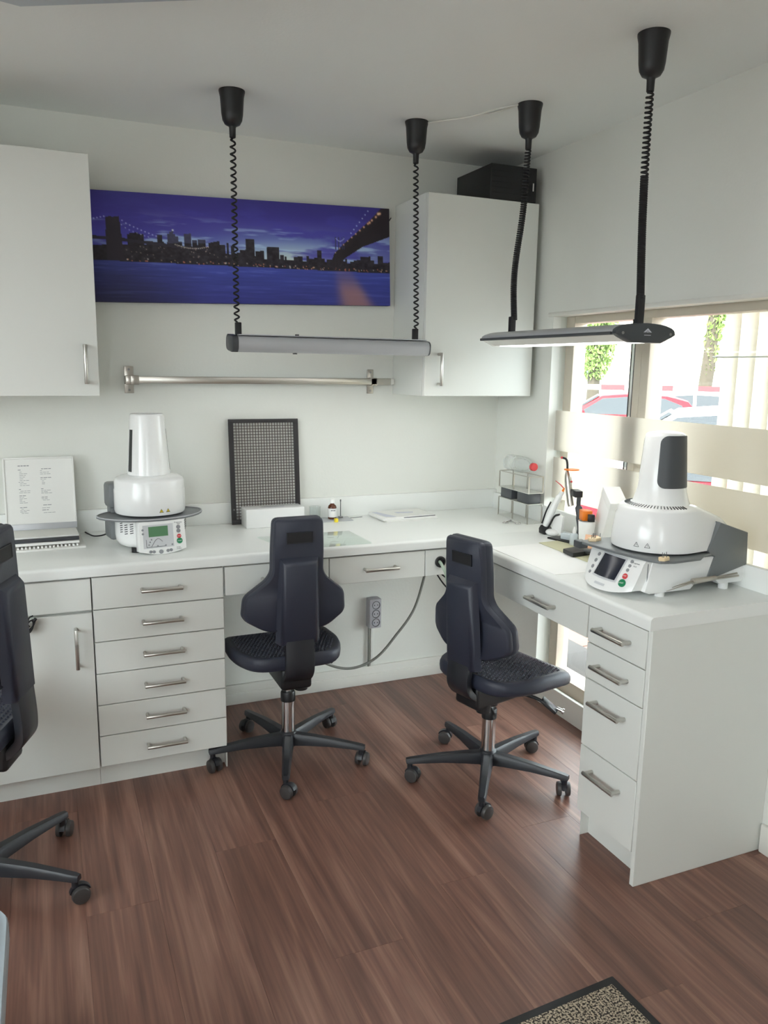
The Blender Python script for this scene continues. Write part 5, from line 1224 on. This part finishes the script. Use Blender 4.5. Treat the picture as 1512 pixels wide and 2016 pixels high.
def car(loc, rz, paint, label):
    """hatchback: x along its length (front at -x)"""
    t = thing('car', label, 'car', loc, rz)
    low = [(-2.0, 0.3), (-2.02, 0.55), (-1.9, 0.72), (-1.05, 0.92), (1.75, 0.95), (2.0, 0.85), (2.02, 0.45), (1.95, 0.28), (1.6, 0.24), (1.55, 0.42), (1.4, 0.56), (1.2, 0.6), (1.0, 0.56), (0.86, 0.42), (0.82, 0.24), (-0.85, 0.24), (-0.9, 0.42), (-1.05, 0.56), (-1.25, 0.6), (-1.45, 0.56), (-1.6, 0.42), (-1.64, 0.26)]
    obj('body', B().prism(low, -0.84, 0.84, 'xz', 0.05), paint, t)
    def sect(y, s): return [(x, y, 0.93 + (z - 0.93) * s) for x, z in ((-1.08, 0.90), (-0.3, 1.40), (0.2, 1.45), (1.1, 1.42), (1.55, 1.30), (1.85, 0.93))]
    cabin = B().loft([sect(-0.80, 0.02), sect(-0.66, 0.94), sect(-0.5, 1.0), sect(0.5, 1.0), sect(0.66, 0.94), sect(0.80, 0.02)])
    obj('cabin', cabin, paint, t)
    for s in (-1, 1):
        for nm, q in (('side_window', [(-0.82, 0.97), (-0.28, 1.32), (0.28, 1.37), (0.28, 0.97)]), ('side_window', [(0.36, 0.97), (0.36, 1.37), (1.05, 1.34), (1.42, 1.2), (1.5, 0.97)])):
            w_ = B(); f = lambda x, z, o_: (x, s * (0.80 - 0.14 * (z - 0.93) / 0.47 + o_), z)
            w_.loft([[f(x, z, -0.03) for x, z in q], [f(x, z, 0.012) for x, z in q]]); obj(nm, w_, 'car_glass', t)
        obj('mirror', B().sph((-0.72, s * 0.92, 1.0), 0.09, (0.7, 1, 0.8)), paint, t)
        obj('headlight', B().sph((-1.9, s * 0.62, 0.66), 0.14, (0.6, 1, 0.6)), 'lamp_white', t)
        obj('tail_light', B().bx(1.9, 2.03, s * 0.8 - 0.08, s * 0.8 + 0.08 - 0.06 * (s > 0), 0.65, 0.88), 'red', t)
        for x in (-1.25, 1.2):
            wl = obj('wheel', B().cyl((x, s * 0.66, 0.3), (x, s * 0.86, 0.3), 0.3, seg=28, bev=0.03), 'tyre', t)
            obj('hubcap', B().cyl((x, s * 0.85, 0.3), (x, s * 0.87, 0.3), 0.19, seg=20), 'screw', wl)
    ws = B().loft([[(-1.0 + 0.0, y, 0.955) for y in (-0.72, 0.72)] + [(-0.36, y, 1.365) for y in (0.58, -0.58)], [(-1.06, y, 0.965) for y in (-0.72, 0.72)] + [(-0.40, y, 1.385) for y in (0.58, -0.58)]])
    obj('windscreen', ws, 'car_glass', t)
    return t
def at(m_, t_, z): return (CAM.x + t_, CAM.y + t_ * m_, z)
RZ = math.degrees(math.atan2(-0.62, 0.79))
car(at(1.225, 12.3, GZ), RZ, 'car_red', 'bright red car parked across the street, seen in the left pane')
car(at(1.01, 8.6, GZ), RZ - 6, 'car_white', 'white car parked in the street, seen in the right pane')
car(at(0.885, 6.3, GZ), RZ - 4, 'car_maroon', 'dark red car parked nearest to the window')
car(at(1.06, 15.2, GZ), RZ, 'car_white', 'white car in the far row of the car park')

def tree(loc, h, rad, lean, label, nleaf, seed, low):
    t = thing('tree', label, 'tree', loc); r = random.Random(seed)
    obj('trunk', B().tube(spline([(0, 0, 0), (lean * 0.3, 0, h * 0.3), (lean * 0.5, 0.05, h * 0.55), (lean, 0, h * 0.95)], 5), [0.24 - 0.08 * k / 15 for k in range(16)], 10), 'bark', t)
    for k in range(5):
        a = r.uniform(0, 2 * PI); z = h * r.uniform(0.45, 0.8)
        obj('branch', B().tube([(lean * z / h, 0, z), (lean * z / h + math.cos(a) * rad * 0.5, math.sin(a) * rad * 0.5, z + 0.7)], [0.07, 0.03], 6), 'bark', t)
    b = B()
    for k in range(nleaf):
        while True:
            p = Vector((r.uniform(-1, 1), r.uniform(-1, 1), r.uniform(-1, 1)))
            if p.length < 1: break
        zz_ = h * (low + 1) / 2 + p.z * h * (1 - low) / 2; c = Vector((lean * zz_ / h + p.x * rad, p.y * rad, zz_)); s = r.uniform(0.06, 0.12)
        M = Matrix.Translation(c) @ Euler((r.uniform(0, 6), r.uniform(0, 6), r.uniform(0, 6))).to_matrix().to_4x4()
        b.quad(*[M @ Vector(q) for q in ((-s, 0, 0), (0, -s * 0.5, 0.02), (s, 0, 0), (0, s * 0.5, 0.02))])
    obj('leaves', b, 'leaf', t, smooth=0, kind='stuff')
tree(at(1.295, 18.0, GZ), 5.6, 0.72, 0.12, 'leafy young tree across the street, seen in the left pane', 3200, 1, 0.26)
tree(at(1.012, 19.5, GZ), 7.0, 0.26, 0.8, 'leaning ivy-covered tree trunk, seen in the right pane', 1500, 2, 0.16)
bd = thing('building', 'pale yellow building with small windows across the street', 'building', at(1.22, 25, GZ), RZ)
obj('wall', B().bx(-9, 7, 0, 6, 0, 7), 'facade', bd)
for x, z, w_, h_ in ((-2.6, 1.6, 0.55, 1.2), (-1.4, 1.6, 0.5, 0.6), (2.0, 1.7, 0.45, 0.5), (-2.6, 4.2, 1.0, 1.2), (2.0, 4.2, 1.0, 1.2)):
    wd = obj('window', B().bx(x - w_ / 2 - 0.06, x + w_ / 2 + 0.06, -0.05, 0.05, z - 0.06, z + h_ + 0.06), 'lamp_white', bd)
    obj('pane', B().bx(x - w_ / 2, x + w_ / 2, -0.06, 0.0, z, z + h_), 'facade_window', wd)
br_ = thing('barrier', 'red and white striped barrier plank across the street', 'barrier', at(1.20, 16.4, GZ), RZ)
for k in range(12): obj('board', B().bx(-4.2 + 0.7 * k, -3.5 + 0.7 * k, -0.03, 0.03, 1.36, 1.52), 'red' if k % 2 else 'lamp_white', br_)
for x in (-4.1, 0, 4.1): obj('post', B().bx(x - 0.05, x + 0.05, 0.03, 0.1, 0, 1.5), 'screw', br_)
